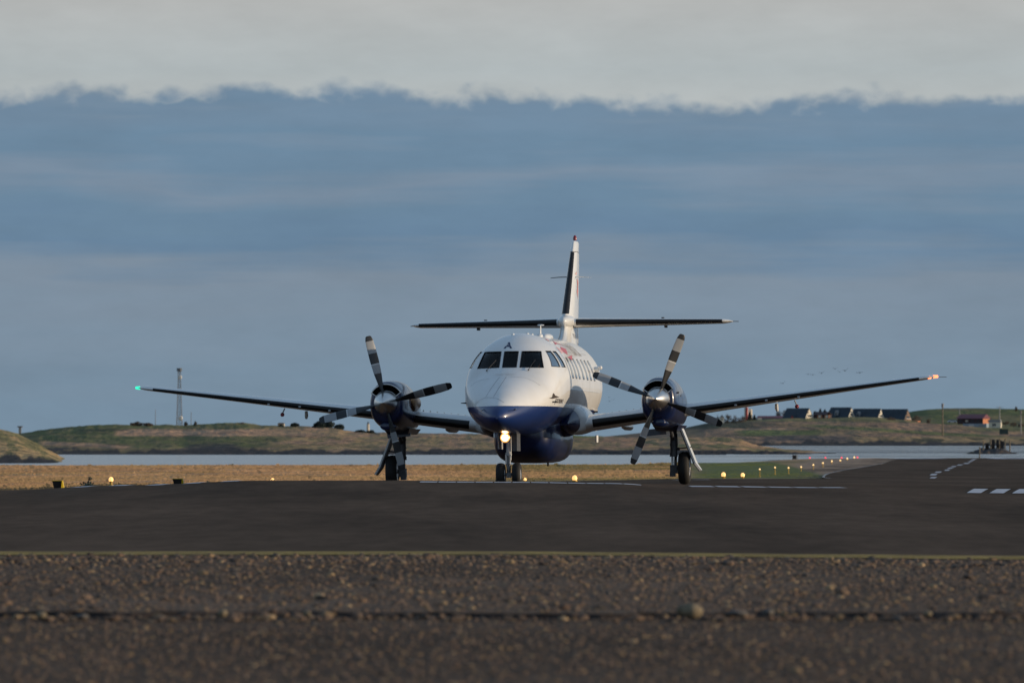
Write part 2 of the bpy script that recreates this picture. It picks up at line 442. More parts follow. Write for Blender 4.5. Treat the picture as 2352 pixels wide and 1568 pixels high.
# nose static wicks / pitot probes / sensors
for sx_ in (-1, 1):
    p = proj((.30*sx_, 1.46), 'front', 0)
    AB().tube([p, p+Vector((.03*sx_, -.05, -.02)), p+Vector((.02*sx_, -.2, -.03))], .010, 6).obj("pitot_probe", ['metal'], fus, 60)
    p = proj((1.95, 1.60), 'port' if sx_ > 0 else 'star', 0)
    AB().tube([p, p+Vector((.10*sx_, -.02, 0))], [.018, .006], 6).obj("angle_vane", ['frame_line'], fus, 60)
p = proj((8.6, 2.33), 'port', 0)
AB().tube([p, p+Vector((.09, 0, 0))], .05, 8).ball(p+Vector((.12, -.02, .03)), .045, 6, 0).obj("side_light", ['white', 'frame_line'], fus, 60)
p = proj((8.9, 1.5), 'port', 0)
AB().tube([p-Vector((.03, 0, 0)), p+Vector((.08, 0, 0))], .035, 8).obj("door_hinge", ['metal'], fus, 60)
# belly pod
PT = [(3.75, .10, 1.06, .97), (3.82, .36, 1.12, .78), (4.0, .53, 1.2, .62), (4.4, .62, 1.27, .50), (5.0, .66, 1.28, .45), (6.2, .66, 1.28, .45), (7.3, .62, 1.28, .47), (8.2, .50, 1.2, .62), (8.9, .3, 1.1, .85), (9.2, .1, 1.1, 1.0)]
pf = [pchip([r[0] for r in PT], [r[k] for r in PT]) for k in (1, 2, 3)]
def pod_ring(y, n=36):
    w, zt, zb = [float(f(y)) for f in pf]; r = []
    for k in range(n):
        a = 2*math.pi*k/n; c, s_ = math.cos(a), math.sin(a)
        e = 4.2 if s_ < 0 else 2.0
        r.append((w*math.copysign(abs(c)**(2/e), c), y, zt-.02 + ((.12) if s_ > 0 else (zt-.02-zb))*math.copysign(abs(s_)**(2/e), s_)))
    return r
pod = AB().loft([pod_ring(y) for y in list(np.linspace(3.75, 5, 16))+list(np.linspace(5.2, 9.2, 20))]).obj("cargo_pod", ['navy'], plane, 60)
AB().tube([(.24, 6.2, .48), (.24, 6.2, .39)], .02, 6).obj("drain_mast", ['frame_line'], pod, 60)

# ------------------------------------------------------------ wings
def airfoil(tc, camber=.02, n=22, x0=0., x1=1.):
    """loop from trailing edge over the top to the leading edge and back below"""
    xs = [.5*(1-math.cos(math.pi*k/n)) for k in range(n+1)]
    th = lambda x: 5*tc*(.2969*math.sqrt(x)-.126*x-.3516*x*x+.2843*x**3-.1036*x**4)
    cm = lambda x: camber*4*x*(1-x)
    up = [(x, cm(x)+th(x)) for x in xs]; lo = [(x, cm(x)-th(x)) for x in xs]
    return up[::-1] + lo[1:-1]
def af_front(tc, camber, xu, xl, n=10):
    th = lambda x: 5*tc*(.2969*math.sqrt(x)-.126*x-.3516*x*x+.2843*x**3-.1036*x**4)
    cm = lambda x: camber*4*x*(1-x)
    up = [(xu*(k/n)**2, 1) for k in range(n, 0, -1)]; lo = [(xl*(k/n)**2, -1) for k in range(0, n+1)]
    return [(x, cm(x)+s_*th(x)) for x, s_ in up+lo]
def place(pts, x, le, z, chord, inc, dih, sgn, off=0.):
    r = []
    ci, si = math.cos(R(inc)), math.sin(R(inc))
    for (a, b_) in pts:
        yy = a*chord*ci + b_*chord*si; zz = -a*chord*si + b_*chord*ci
        r.append((sgn*(x - zz*math.sin(R(dih))), le+yy-off, z+zz*math.cos(R(dih))))
    return r
WZ0, DIH = 1.075, 7.0
def wing_st(x):
    t = (x-.3)/(7.75-.3)
    return dict(x=x, le=5.32+.62*t, z=WZ0+x*math.tan(R(DIH)), chord=2.15+(.80-2.15)*t, tc=.17+(.115-.17)*t, inc=2.2-1.6*t)
def make_wing(sgn):
    st = [.3, 1, 2, 3, 4, 5, 6, 7, 7.6, 7.72]
    rings = []
    for x in st:
        s_ = wing_st(x); rings.append(place(airfoil(s_['tc']), x, s_['le'], s_['z'], s_['chord'], s_['inc'], DIH, sgn))
    # rounded tip
    for x, k in ((7.80, .9), (7.88, .6), (7.93, .25)):
        s_ = wing_st(7.72); rings.append(place(airfoil(s_['tc']*k), x, s_['le']+.10*(1-k), WZ0+x*math.tan(R(DIH)), s_['chord']*(.75+.25*k), s_['inc'], DIH, sgn))
    w = AB().loft(rings).obj("wing", ['white'], plane, 35)
    def boot(x0, x1, xu, xl):
        b = AB(); n_ = max(2, int((x1-x0)/.4)); rr = []
        for k in range(n_+1):
            x = x0+(x1-x0)*k/n_; s_ = wing_st(x)
            rr.append(place(af_front(s_['tc'], .02, xu, xl), x, s_['le'], s_['z'], s_['chord'], s_['inc'], DIH, sgn, .006))
        # thicken outward a little above and below
        rr = [[(p[0], p[1], p[2] + (.004 if i < 10 else -.004 if i > 10 else 0)) for i, p in enumerate(r)] for r in rr]
        b.loft(rr, (False, False), closed=False)
        return b
    boot(1.22, 2.32, .022, .04).obj("deicing_boot", ['boot'], w, 60)
    boot(3.0, 7.60, .019, .042).obj("deicing_boot", ['boot'], w, 60)
    # flap tracks, antenna, vents
    s_ = wing_st(1.75)
    AB().loft([[(sgn*(1.75+.07*f*math.cos(q)), y, 1.17+.07*f*math.sin(q)-.02) for q in np.linspace(0, 2*math.pi, 10, endpoint=False)] for y, f in ((6.0, .1), (6.2, .7), (6.6, 1), (7.4, 1), (7.9, .3))]).obj("flap_track_fairing", ['white'], w, 60)
    # rod with ball below the wing
    x = 5.15; x = 5.15 if sgn > 0 else 4.97; zz = WZ0+x*math.tan(R(DIH))-.12
    b = AB().tube([(sgn*x, 6.0, zz+.03), (sgn*(x+.04), 5.98, zz-.06)], .013, 8); b.obj("vent_rod", ['strut_paint'], w, 60)
    AB().ball((sgn*(x+.045), 5.98, zz-.09), .042, 8).obj("vent_rod_ball", ['beacon'], w, 60)
    x = 4.76 if sgn > 0 else 4.60; zz = WZ0+x*math.tan(R(DIH))-.10
    AB().tube([(sgn*x, 6.4, zz), (sgn*x, 6.42, zz-.09), (sgn*(x+.01), 6.45, zz-.14)], [.032, .036, .026], 10).obj("fuel_vent", ['white'], w, 60)
    for k in range(9):
        x = 1.25+k*.14; s_ = wing_st(x)
        AB().box((sgn*x, s_['le']+.75, s_['z']+.185-.02), (.02, .06, .035)).obj("vortex_fin", ['metal'], w, 20)
    for (x, dz) in ((4.02, .0), (4.62, .012), (5.25, -.01)):
        s_ = wing_st(x); AB().box((sgn*x, s_['le']-.003, s_['z']-.03+dz), (.045, .03, .03)).obj("landing_lamp_lens", ['strut_paint'], w, 20)
    # tip light
    zz = WZ0+7.93*math.tan(R(DIH))
    AB().tube([(sgn*7.88, 6.03, zz-.005), (sgn*7.96, 6.06, zz+.0)], [.034, .026], 10).obj("navigation_light", ['green_lamp' if sgn < 0 else 'red_lamp'], w, 60)
    if sgn > 0:
        AB().ball((7.80, 5.985, zz-.022), (.045, .03, .030), 8).obj("navigation_light", ['red_lamp'], w, 60)
    AB().tube([(sgn*7.95, 6.75, zz), (sgn*8.08, 6.9, zz+.0)], .006, 5).obj("static_wick", ['frame_line'], w, 60)
    return w
for sgn in (-1, 1): make_wing(sgn)
for sgn in (-1, 1):
    def fr_ring(y, f, top, outw, low=.20, lo_out=0.): return [(sgn*(.80+((outw+(lo_out if math.sin(q) < 0 else 0)*min(1, -3*math.sin(q) if math.sin(q) < 0 else 0))*f if math.cos(q) > 0 else .2)*math.cos(q)), y, 1.20+(top*f if math.sin(q) > 0 else low*f)*math.sin(q)) for q in np.linspace(0, 2*math.pi, 28, endpoint=False)]
    a_ = AB().loft([fr_ring(*r) for r in ((4.75, .1, .2, .12), (4.9, .4, .24, .16), (5.1, .7, .28, .19), (5.3, .9, .32, .21))]).obj("wing_root_fairing", ['navy'], plane, 60)
    AB().loft([fr_ring(*r) for r in ((5.3, .9, .321, .211), (5.42, 1, .36, .31), (5.55, 1, .38, .335), (5.8, 1, .41, .34), (6.6, 1, .41, .34), (7.6, .8, .4, .35), (8.3, .4, .4, .3))]).obj("wing_root_fillet", ['white'], a_, 60)

for sgn in (-1, 1): AB().tube([(sgn*.45, 5.47, 1.12), (sgn*.75, 5.46, 1.14), (sgn*.93, 5.455, 1.17), (sgn*1.03, 5.455, 1.19)], [.185, .175, .13, .04], 20).obj("wing_centre_cover", ['navy'], plane, 60)

# ------------------------------------------------------------ tail
def make_tailplane(sgn):
    rings = []
    for x, le, ch, tc in ((.0, 11.75, 1.75, .12), (1, 12.0, 1.5, .115), (2, 12.25, 1.25, .11), (3.15, 12.52, .95, .105), (3.25, 12.58, .86, .08), (3.32, 12.7, .7, .03)):
        rings.append(place(airfoil(tc, 0), x, le, 3.36, ch, .5, 0, sgn))
    t = AB().loft(rings).obj("tailplane", ['white'], plane, 35)
    rr = []
    for x, le, ch, tc in ((.20, 11.80, 1.71, .12), (1, 12.0, 1.5, .115), (2, 12.25, 1.25, .11), (3.15, 12.52, .95, .105)):
        r = place(af_front(tc, 0, .05, .05), x, le, 3.36, ch, .5, 0, sgn, .006)
        rr.append([(p[0], p[1], p[2] + (.004 if i < 10 else -.004 if i > 10 else 0)) for i, p in enumerate(r)])
    AB().loft(rr, (False, False), closed=False).obj("deicing_boot", ['boot'], t, 60)
    for x in (1.95,):
        AB().box((sgn*x, 12.9, 3.275), (.045, .25, .06)).obj("elevator_hinge", ['frame_line'], t, 20)
        AB().box((sgn*(x-.1), 13.3, 3.445), (.05, .15, .05)).obj("elevator_weight", ['frame_line'], t, 20)
    AB().tube([(sgn*3.3, 13.1, 3.36), (sgn*3.42, 13.3, 3.36)], .008, 5).obj("static_wick", ['frame_line'], t, 60)
for sgn in (-1, 1): make_tailplane(sgn)
FS = [(2.80, 9.9, 4.0, .11), (2.93, 10.7, 3.25, .115), (3.05, 11.15, 2.85, .105), (3.2, 11.38, 2.64, .10), (3.5, 11.58, 2.47, .105), (4.0, 12.15, 2.02, .11), (4.5, 12.72, 1.54, .115), (4.85, 13.10, 1.22, .115), (5.04, 13.30, 1.05, .115), (5.08, 13.38, .92, .085)]
def fin_ring(z, le, ch, tc):
    return [(b_*ch, le+a*ch, z) for a, b_ in airfoil(tc, 0)]
fin = AB().loft([fin_ring(*r) for r in FS]).obj("tail_fin", ['white'], plane, 35)
rr = []
for (z, le, ch, tc) in ((3.53, 11.62, 2.44, .105), (4.0, 12.15, 2.02, .11), (4.5, 12.72, 1.54, .115), (4.84, 13.09, 1.23, .115)):
    rr.append([(b_*ch*1.03, le+a*ch-.008, z) for a, b_ in af_front(tc, 0, .045, .045)])
AB().loft(rr, (False, False), closed=False).obj("deicing_boot", ['boot'], fin, 60)
AB().ball((0, 11.95, 3.37), (.17, .75, .155), 14).obj("bullet_fairing", ['white'], fin, 60)
AB().lathe([(5.10, .035), (5.15, .04), (5.19, .028), (5.21, .008)], (0, 13.62, 0), 'z', 12).obj("anticollision_beacon", ['beacon'], fin, 60)
for sgn in (-1, 1):
    AB().tube([(.05*sgn, 12.9, 4.32), (.25*sgn, 12.8, 4.315), (.42*sgn, 12.75, 4.30)], [.010, .010, .007], 6).obj("navigation_antenna", ['white' if sgn > 0 else 'frame_line'], fin, 60)
# rudder: the rear third, a hair proud of the fin
rr = []
for z in (2.95, 3.2, 3.5, 4.0, 4.5, 4.84):
    le, ch, tc = [ipol(z, [(r[0], r[q]) for r in FS]) for q in (1, 2, 3)]
    th = lambda x: 5*tc*(.2969*math.sqrt(x)-.126*x-.3516*x*x+.2843*x**3-.1036*x**4)*ch+.004
    xs_ = [.70, .8, .9, 1.0]
    rr.append([(th(x), le+x*ch, z) for x in xs_] + [(-th(x), le+x*ch, z) for x in xs_[::-1]])
AB().loft(rr).obj("rudder", ['white'], fin, 35)
AB().loft([[(b_*1.02*ch, le+a*ch, z) for a, b_ in airfoil(tc, 0)] for z, le, ch, tc in ((4.845, 13.09, 1.225, .115), (4.857, 13.10, 1.215, .115))]).obj("fin_cap_seam", ['frame_line'], fin, 40)
# fin markings, flat against the port side
def fin_x(y, z):
    k = [ipol(z, [(r[0], r[q]) for r in FS]) for q in (1, 2, 3)]
    a = min(max((y-k[0])/k[1], .01), .99)
    return k[1]*5*k[2]*(.2969*math.sqrt(a)-.126*a-.3516*a*a+.2843*a**3-.1036*a**4)
def fin_decal(polys, mat_, name, sub=2):
    bm = bmesh.new()
    for poly in polys: bm.faces.new([bm.verts.new((p[0], p[1], 0)) for p in poly])
    bmesh.ops.triangulate(bm, faces=bm.faces); bmesh.ops.subdivide_edges(bm, edges=bm.edges, cuts=sub, use_grid_fill=True); bm.verts.index_update()
    AB().add([(fin_x(v.co.x, v.co.y)+.006, v.co.x, v.co.y) for v in bm.verts], [[v.index for v in f.verts] for f in bm.faces]).obj(name, [mat_], fin, 80); bm.free()
fin_decal([[(12.85, 4.0), (13.05, 4.15), (13.0, 4.3), (13.3, 4.22), (13.15, 4.1), (13.25, 4.0), (13.05, 4.02), (13.1, 3.86)]], 'fin_red', "bird_emblem")
fin_decal([[(12.8, 4.38), (13.1, 4.44), (13.0, 4.36)]], 'logo_pink', "bird_emblem")
V_, F_ = text_polys("TF-ORA", .13)
AB().add([(fin_x(12.1+v[0]*1.5, 3.03+v[1])+.006, 12.1+v[0]*1.5, 3.03+v[1]) for v in V_], F_).obj("registration_lettering", ['letter'], fin, 80)
V_, F_ = text_polys("TF-ORA", .12)
AB().add([(fin_x(12.6+v[0], 2.87+v[1])+.008, 12.6+v[0], 2.87+v[1]) for v in V_], F_).obj("registration_lettering", ['letter'], fin, 80)

# ------------------------------------------------------------ engines
NX, NZ = 2.66, 1.65
NT = [(3.97, .27, 2.00, 1.30), (3.99, .295, 2.03, 1.27), (4.06, .325, 2.06, 1.225), (4.3, .355, 2.085, 1.175), (4.8, .375, 2.10, 1.13), (5.5, .38, 2.08, 1.10), (6.2, .36, 1.99, 1.08), (7.0, .28, 1.84, 1.12), (7.8, .15, 1.66, 1.24), (8.2, .04, 1.56, 1.36)]
nf = [pchip([r[0] for r in NT], [r[k] for r in NT]) for k in (1, 2, 3)]
def nac_ring(y, x0, n=48):
    w, zt, zb = [float(f(y)) for f in nf]; zc = (zt+zb)/2; h = (zt-zb)/2; r = []
    for k in range(n):
        a = 2*math.pi*k/n; c, s_ = math.cos(a), math.sin(a); e = 2.35
        r.append((x0+w*math.copysign(abs(c)**(2/e), c)*(1-.06*max(0, s_)), y, zc+h*math.copysign(abs(s_)**(2/e), s_)))
    return r
def kidney(x0, r0, r1, a0=38, a1=142, n=14):
    a = [R(a0+(a1-a0)*k/n) for k in range(n+1)]
    return [(x0+r1*math.cos(q)*.95, NZ+r1*math.sin(q)) for q in a] + [(x0+r0*math.cos(q), NZ+r0*math.sin(q)) for q in a[::-1]]
def blade_mesh():
    b = MB(); rings = []
    for r, ch, th, tw in ((.17, .06, .06, 60), (.26, .09, .05, 56), (.38, .155, .04, 48), (.6, .20, .030, 36), (.85, .205, .024, 27), (1.1, .19, .018, 21), (1.26, .165, .013, 18), (1.33, .12, .010, 17), (1.345, .07, .008, 17)):
        tw += 12
        ring = []
        for k in range(12):
            q = 2*math.pi*k/12; a, c = math.cos(q)*ch/2, math.sin(q)*th/2
            ring.append((a*math.cos(R(tw)) - c*math.sin(R(tw)), a*math.sin(R(tw)) + c*math.cos(R(tw)), r))
        rings.append(ring)
    b.loft(rings)
    return b.mesh("propeller_blade", ['blade'], 50)
BLADE = blade_mesh()
def make_engine(sgn):
    x0 = sgn*NX
    b = AB().loft([nac_ring(y, x0) for y in (3.97, 3.98, 3.995, 4.02, 4.06, 4.12, 4.2, 4.3, 4.5, 4.8, 5.1, 5.5, 5.9, 6.3, 6.7, 7.1, 7.5, 7.9, 8.2)])
    b.v = [sh(v) for v in b.v]
    me = boolean(b.mesh("engine", ['navy', 'dark']), [cutter_obj([prism_y(kidney(x0, .232, .362, 33, 147), 3.8, 4.55)])], None)
    me.shade_smooth(); me.set_sharp_from_angle(angle=R(40))
    e = link("engine", me, plane)
    pts = [(p[0], 3.972, p[1]) for p in kidney(x0, .23, .366, 33, 147)]
    AB().tube(pts+[pts[0]], .014, 8).obj("intake_lip", ['metal'], e, 60)
    AB().lathe([(3.43, .004), (3.45, .03), (3.52, .085), (3.62, .145), (3.72, .188), (3.82, .217), (3.90, .232), (3.955, .235)], (x0, 0, NZ), 'y', 40).obj("spinner", ['spinner'], e, 50)
    # blade slots at the spinner rim
    ang = (104, 194, 284, 14) if sgn < 0 else (68, 158, 248, 338)
    for a in ang:
        o = link("propeller_blade", BLADE, e, loc=sh((x0, 3.86, NZ)))
        o.rotation_euler = (0, R(90-a), 0)
    # scoop under the nose bowl, oil cooler, copper reflection shaped as a bulge
    AB().loft([[(x0+.13*f*math.cos(q), y, 1.22-.02*f+.07*f*math.sin(q)) for q in np.linspace(0, 2*math.pi, 20, endpoint=False)] for y, f in ((3.985, .75), (4.0, 1), (4.3, 1.25), (4.9, 1.3), (5.3, .8))]).obj("oil_cooler_scoop", ['navy'], e, 60)
    rr = []
    for y, f in ((4.75, .15), (4.9, .8), (5.1, 1.0), (5.5, 1.0), (5.8, .8), (5.95, .72)):
        rr.append([(x0+.30+.17*f*math.cos(q), y, 1.66+.19*f*math.sin(q)) for q in np.linspace(0, 2*math.pi, 20, endpoint=False)])
    if sgn < 0: AB().loft(rr).obj("copper_reflection", ['copper'], e, 60)  # bulge put in for a coppery reflection in the navy cowl
    for yy, zz in ((4.35, 1.78), (4.75, 1.72)): AB().ball((x0+.358, yy, zz), (.02, .03, .02), 6).obj("cowl_latch", ['frame_line'], e, 60)
    b = AB()
    for yy in (4.42, 5.0):
        r0 = nac_ring(yy, x0); r1 = nac_ring(yy+.012, x0)
        cz = sum(p[2] for p in r0)/len(r0)
        g = lambda p: (x0+(p[0]-x0)*1.006, p[1], cz+(p[2]-cz)*1.006)
        b.loft([[g(p) for p in r0], [g(p) for p in r1]], (False, False))
    b.obj("cowl_seam", ['frame_line'], e, 60)
    # wheel bay skirt under the nacelle
    AB().loft([[(x0+sx_*w, y, z) for sx_, y, z in ((-1, y0, z0), (1, y0, z0), (1, y1, z0), (-1, y1, z0))] for w, y0, y1, z0 in ((.26, 5.4, 7.1, 1.16), (.20, 5.6, 6.9, 1.05))]).obj("gear_bay", ['navy'], e, 30)
    return e
for sgn in (-1, 1): make_engine(sgn)

# ------------------------------------------------------------ landing gear
def tyre_prof(r, w, rim):
    return [(-w*.42, rim), (-w*.5, rim+(r-rim)*.35), (-w*.47, rim+(r-rim)*.72), (-w*.34, r-(r-rim)*.08), (-w*.12, r), (w*.12, r), (w*.34, r-(r-rim)*.08), (w*.47, rim+(r-rim)*.72), (w*.5, rim+(r-rim)*.35), (w*.42, rim)]
def wheel(c, r, w, rim, parent):
    wh = AB().lathe(tyre_prof(r, w, rim), c, 'x', 36).obj("wheel", ['tyre'], parent, 50)
    for s_ in (-1, 1):
        AB().lathe([(s_*w*.425, rim*1.01), (s_*w*.44, rim*.9), (s_*w*.36, rim*.8), (s_*w*.34, rim*.35), (s_*w*.46, rim*.3), (s_*w*.48, rim*.1)], c, 'x', 24).obj("wheel_rim", ['rim'], wh, 40)
    return wh
for sgn in (-1, 1):
    x = sgn*2.70; y = 6.55
    g = AB().tube([(x, y, 1.15), (x, y, .60)], .068, 14).tube([(x, y, .62), (x, y, .55)], .080, 14).tube([(x, y, .97), (x, y, .94)], .078, 14).tube([(x, y, .80), (x, y, .77)], .078, 14).obj("main_gear_leg", ['dark_strut'], plane, 40)
    AB().tube([(x, y, .58), (x, y, .28)], .052, 12).obj("oleo_piston", ['metal' if sgn > 0 else 'steel'], g, 40)
    AB().box((x, y, .30), (.14, .16, .17)).tube([(x-.05*sgn, y, .325), (x+.3*sgn, y, .325)], .04, 10).box((x-.02*sgn, y-.05, .20), (.11, .12, .09)).obj("brake_block", ['dark_strut'], g, 30)
    AB().tube([(x-.02, y+.06, .60), (x-.02, y+.22, .45), (x-.02, y+.07, .32)], .022, 6).obj("torque_link", ['steel'], g, 40)
    AB().tube([(x+.04*sgn, y, .70), (x+.36*sgn, y-.02, .735)], .014, 6).tube([(x+.07*sgn, y, .70), (x+.12*sgn, y, .70)], .03, 8).obj("door_rod", ['frame_line'], g, 40)
    AB().tube([(x, y-.02, .88), (x, y-.9, 1.2)], .035, 8).obj("drag_brace", ['dark_strut'], g, 40)
    AB().tube([(x+.07*sgn, y-.03, 1.0), (x+.08*sgn, y-.05, .8), (x+.065*sgn, y-.05, .6), (x+.06*sgn, y-.06, .35)], .009, 5).obj("brake_hose", ['frame_line'], g, 40)
    wheel((sgn*2.91, y, .325), .325, .225, .165, g)
    # outer door: long plate, kinked at the foot
    pr = [(2.83, 1.20), (3.14, .41), (3.24, .27)]
    b = AB(); t = .035
    for (a, c), yw0, yw1 in zip(zip(pr[:-1], pr[1:]), (.42, .40), (.40, .22)):
        n = Vector((c[1]-a[1], 0, -(c[0]-a[0]))).normalized()*t/2
        vs = []
        for (q, hw) in ((a, yw0), (c, yw1)):
            for s1 in (-1, 1):
                for s2 in (-1, 1):
                    vs.append((sgn*(q[0]+n.x*s1), y-.02+hw/2*s2, q[1]+n.z*s1))
        b.add(vs, [(0, 1, 3, 2), (4, 6, 7, 5), (0, 4, 5, 1), (2, 3, 7, 6), (0, 2, 6, 4), (1, 5, 7, 3)])
    b.obj("gear_door", ['white'], g, 30)
    b = AB(); 
    for (a, c), yw0, yw1 in zip(zip(pr[:-1], pr[1:]), (.41, .39), (.39, .21)):
        o_ = -.024; vs = []
        for (q, hw) in ((a, yw0), (c, yw1)):
            for s1 in (-1, 1):
                for s2 in (-1, 1): vs.append((sgn*(q[0]+o_+.008*s1), y-.025+hw/2*s2-.004, q[1]+.01*s1-.008))
        b.add(vs, [(0, 1, 3, 2), (4, 6, 7, 5), (0, 4, 5, 1), (2, 3, 7, 6), (0, 2, 6, 4), (1, 5, 7, 3)])
    b.obj("door_lining", ['dark_strut'], g, 30)
    AB().box((x-.30 if sgn > 0 else x+.03, y-.75, 1.03 if sgn > 0 else 1.06), (.46, .02, .13), Matrix.Rotation(R(-5), 3, 'Y')).obj("front_gear_door", ['navy'], g, 30)
ny = 1.75
g = AB().tube([(0, ny+.06, 1.1), (0, ny, .60)], .045, 14).tube([(0, ny, .64), (0, ny, .58)], .06, 14).obj("nose_gear_leg", ['strut_paint'], plane, 40)
AB().tube([(0, ny, .60), (0, ny, .20)], .038, 12).tube([(-.20, ny, .222), (.20, ny, .222)], .03, 10).box((0, ny, .21), (.09, .10, .10)).obj("oleo_piston", ['steel'], g, 40)
AB().tube([(.045, ny-.05, .60), (.04, ny-.16, .43), (.0, ny-.05, .30)], .016, 6).tube([(-.045, ny-.05, .60), (-.03, ny-.16, .43), (0, ny-.05, .30)], .016, 6).tube([(.05, ny-.04, .95), (.055, ny-.06, .75), (.05, ny-.06, .5)], .008, 5).obj("torque_link", ['strut_paint'], g, 40)
for sgn in (-1, 1): wheel((sgn*.155, ny, .222), .222, .165, .10, g)
AB().lathe([(ny-.16, .082), (ny-.10, .075), (ny-.04, .04)], (-.045, 0, .925), 'y', 20).obj("lamp_housing", ['steel'], g, 40)
AB().lathe([(ny-.200, .02), (ny-.194, .045), (ny-.175, .062), (ny-.17, .063)], (-.045, 0, .925), 'y', 20).obj("landing_light", ['landing_lamp'], g, 40)
AB().lathe([(ny-.176, .064), (ny-.182, .085), (ny-.172, .092), (ny-.16, .090)], (-.045, 0, .925), 'y', 24, cap=(False, False)).obj("lamp_halo_ring", ['lamp_halo_ring'], g, 40)  # glowing ring that draws the halo around the lens
AB().box((.115, ny+.25, .85), (.10, .55, .36)).obj("gear_door", ['dark_strut'], g, 30)
AB().box((-.20, ny+.35, .86), (.014, .7, .30)).obj("gear_door", ['strut_paint'], g, 30)
# pale mast seen under the wing root, behind the pod
AB().loft([[(1.02+a*f, 8.0+b_*2*f, z) for a, b_ in ((-.03, 0), (0, -.03), (.03, 0), (0, .03))] for z, f in ((1.0, 1), (.86, .9))]).obj("underwing_mast", ['white'], plane, 30)

# ------------------------------------------------------------ pilots
def pilot(x, label, lean=0.):
    def body():
        vs = [(x, 3.30, 1.52), (x, 3.30, 1.72), (x, 3.28, 1.95), (x, 3.27, 2.10), (x, 3.24, 2.19),   # pelvis, belly, chest, neck base, neck
              (x-.17, 3.27, 2.08), (x-.22, 3.12, 1.86), (x-.13, 2.92, 1.90), (x+.17, 3.27, 2.08), (x+.22, 3.10, 1.87), (x+.12, 2.92, 1.92),
              (x-.10, 3.02, 1.50), (x+.10, 3.02, 1.50), (x-.11, 2.90, 1.42), (x+.11, 2.90, 1.42)]
        ed = [(0,1),(1,2),(2,3),(3,4),(3,5),(5,6),(6,7),(3,8),(8,9),(9,10),(0,11),(0,12),(11,13),(12,14)]
        rad = [.14, .13, .15, .09, .055, .07, .048, .034, .07, .048, .034, .085, .085, .06, .06]
        me = bpy.data.meshes.new("person"); me.from_pydata([sh(v) for v in vs], ed, []); me.materials.append(M['shirt'])
        o = link("person", me, None, label=label, category="person", group="pilots behind the windscreen")
        sk = o.modifiers.new("skin", 'SKIN')
        for i, r_ in enumerate(rad): me.skin_vertices[0].data[i].radius = (r_, r_*.8)
        me.skin_vertices[0].data[0].use_root = True
        o.modifiers.new("sub", 'SUBSURF').levels = 1
        o.modifiers["sub"].render_levels = 2
        return o
    o = body()
    plane_m = Matrix.LocRotScale(plane.location, plane.rotation_euler, None)
    o.matrix_world = plane_m
    hz = 2.41; hy = 3.10
    # head: lofted skull with jaw, nose and ears
    rings = []
    for z, w, f, bk in ((-.125, .035, .055, .01), (-.105, .05, .085, .03), (-.07, .062, .095, .06), (-.03, .070, .098, .09), (.01, .075, .092, .10), (.05, .074, .088, .10), (.085, .062, .07, .085), (.108, .035, .04, .05), (.115, .01, .01, .01)):
        rings.append([(x+w*math.cos(q), hy - (f if math.sin(q) > 0 else bk)*math.sin(q), hz+z) for q in np.linspace(0, 2*math.pi, 18, endpoint=False)])
    h = AB().loft(rings)
    h.loft([[(x+a*w, hy-.09-d_, hz+z) for a in (-1, 0, 1)] for z, w, d_ in ((.02, .008, .0), (-.015, .014, .022), (-.03, .016, .012))], closed=True)
    h.ball((x-.077, hy, hz-.01), (.012, .022, .03), 5).ball((x+.077, hy, hz-.01), (.012, .022, .03), 5)
    h.tube([(x, 3.22, 2.18), (x, 3.14, 2.31)], .05, 10)
    h.obj("head", ['skin'], o, 60)
    hr = AB().loft([[(x+w*math.cos(q), hy+.012 - (f if math.sin(q) > 0 else bk)*math.sin(q), hz+z) for q in np.linspace(0, 2*math.pi, 18, endpoint=False)] for z, w, f, bk in ((-.03, .078, .0, .10), (.03, .082, .03, .11), (.06, .082, .095, .112), (.09, .07, .085, .095), (.118, .04, .05, .06), (.126, .01, .01, .01))])
    hr.obj("hair", ['hair'], o, 60)
    e = AB()
    for s_ in (-1, 1): e.ball((x+.028*s_, hy-.088, hz+.005), (.012, .008, .007), 5)
    e.box((x, hy-.093, hz-.065), (.04, .008, .008)); e.obj("eyes_and_mouth", ['headset'], o, 60)
    hd = AB().tube([(x+.092*math.cos(q), hy+.01, hz+.0+.14*math.sin(q)) for q in np.linspace(0, math.pi, 12)], .01, 6)
    for s_ in (-1, 1): hd.ball((x+.09*s_, hy, hz-.01), (.022, .035, .042), 6)
    hd.obj("headset", ['headset'], o, 60)
    # hands: palm with five bent fingers
    for s_ in (-1, 1):
        px_, py_, pz_ = x+.12*s_+(-.01 if s_ < 0 else 0), 2.90, 1.915
        hb = AB().ball((px_, py_-.03, pz_), (.038, .045, .016), 7)
        for k in range(4):
            fx = px_+(-.028+.019*k); ln = (.055, .065, .06, .045)[k]
            hb.tube([(fx, py_-.06, pz_), (fx, py_-.06-ln*.5, pz_-.004), (fx, py_-.06-ln*.7, pz_-.03)], [.009, .008, .006], 6)
        hb.tube([(px_-.03*s_, py_-.02, pz_), (px_-.055*s_, py_-.05, pz_-.006), (px_-.05*s_, py_-.075, pz_-.02)], [.011, .009, .007], 6)
        hb.obj("hand", ['skin'], o, 60)
    return o
pilot(.40, "pilot in white shirt behind the sunlit-side windscreen pane beside the small side windows")
pilot(-.40, "pilot in white shirt behind the shaded windscreen pane, farther from the small side windows")
AB().box((0, 2.88, 2.10), (1.3, .12, .16)).obj("instrument_panel", ['panel'], fus, 30)
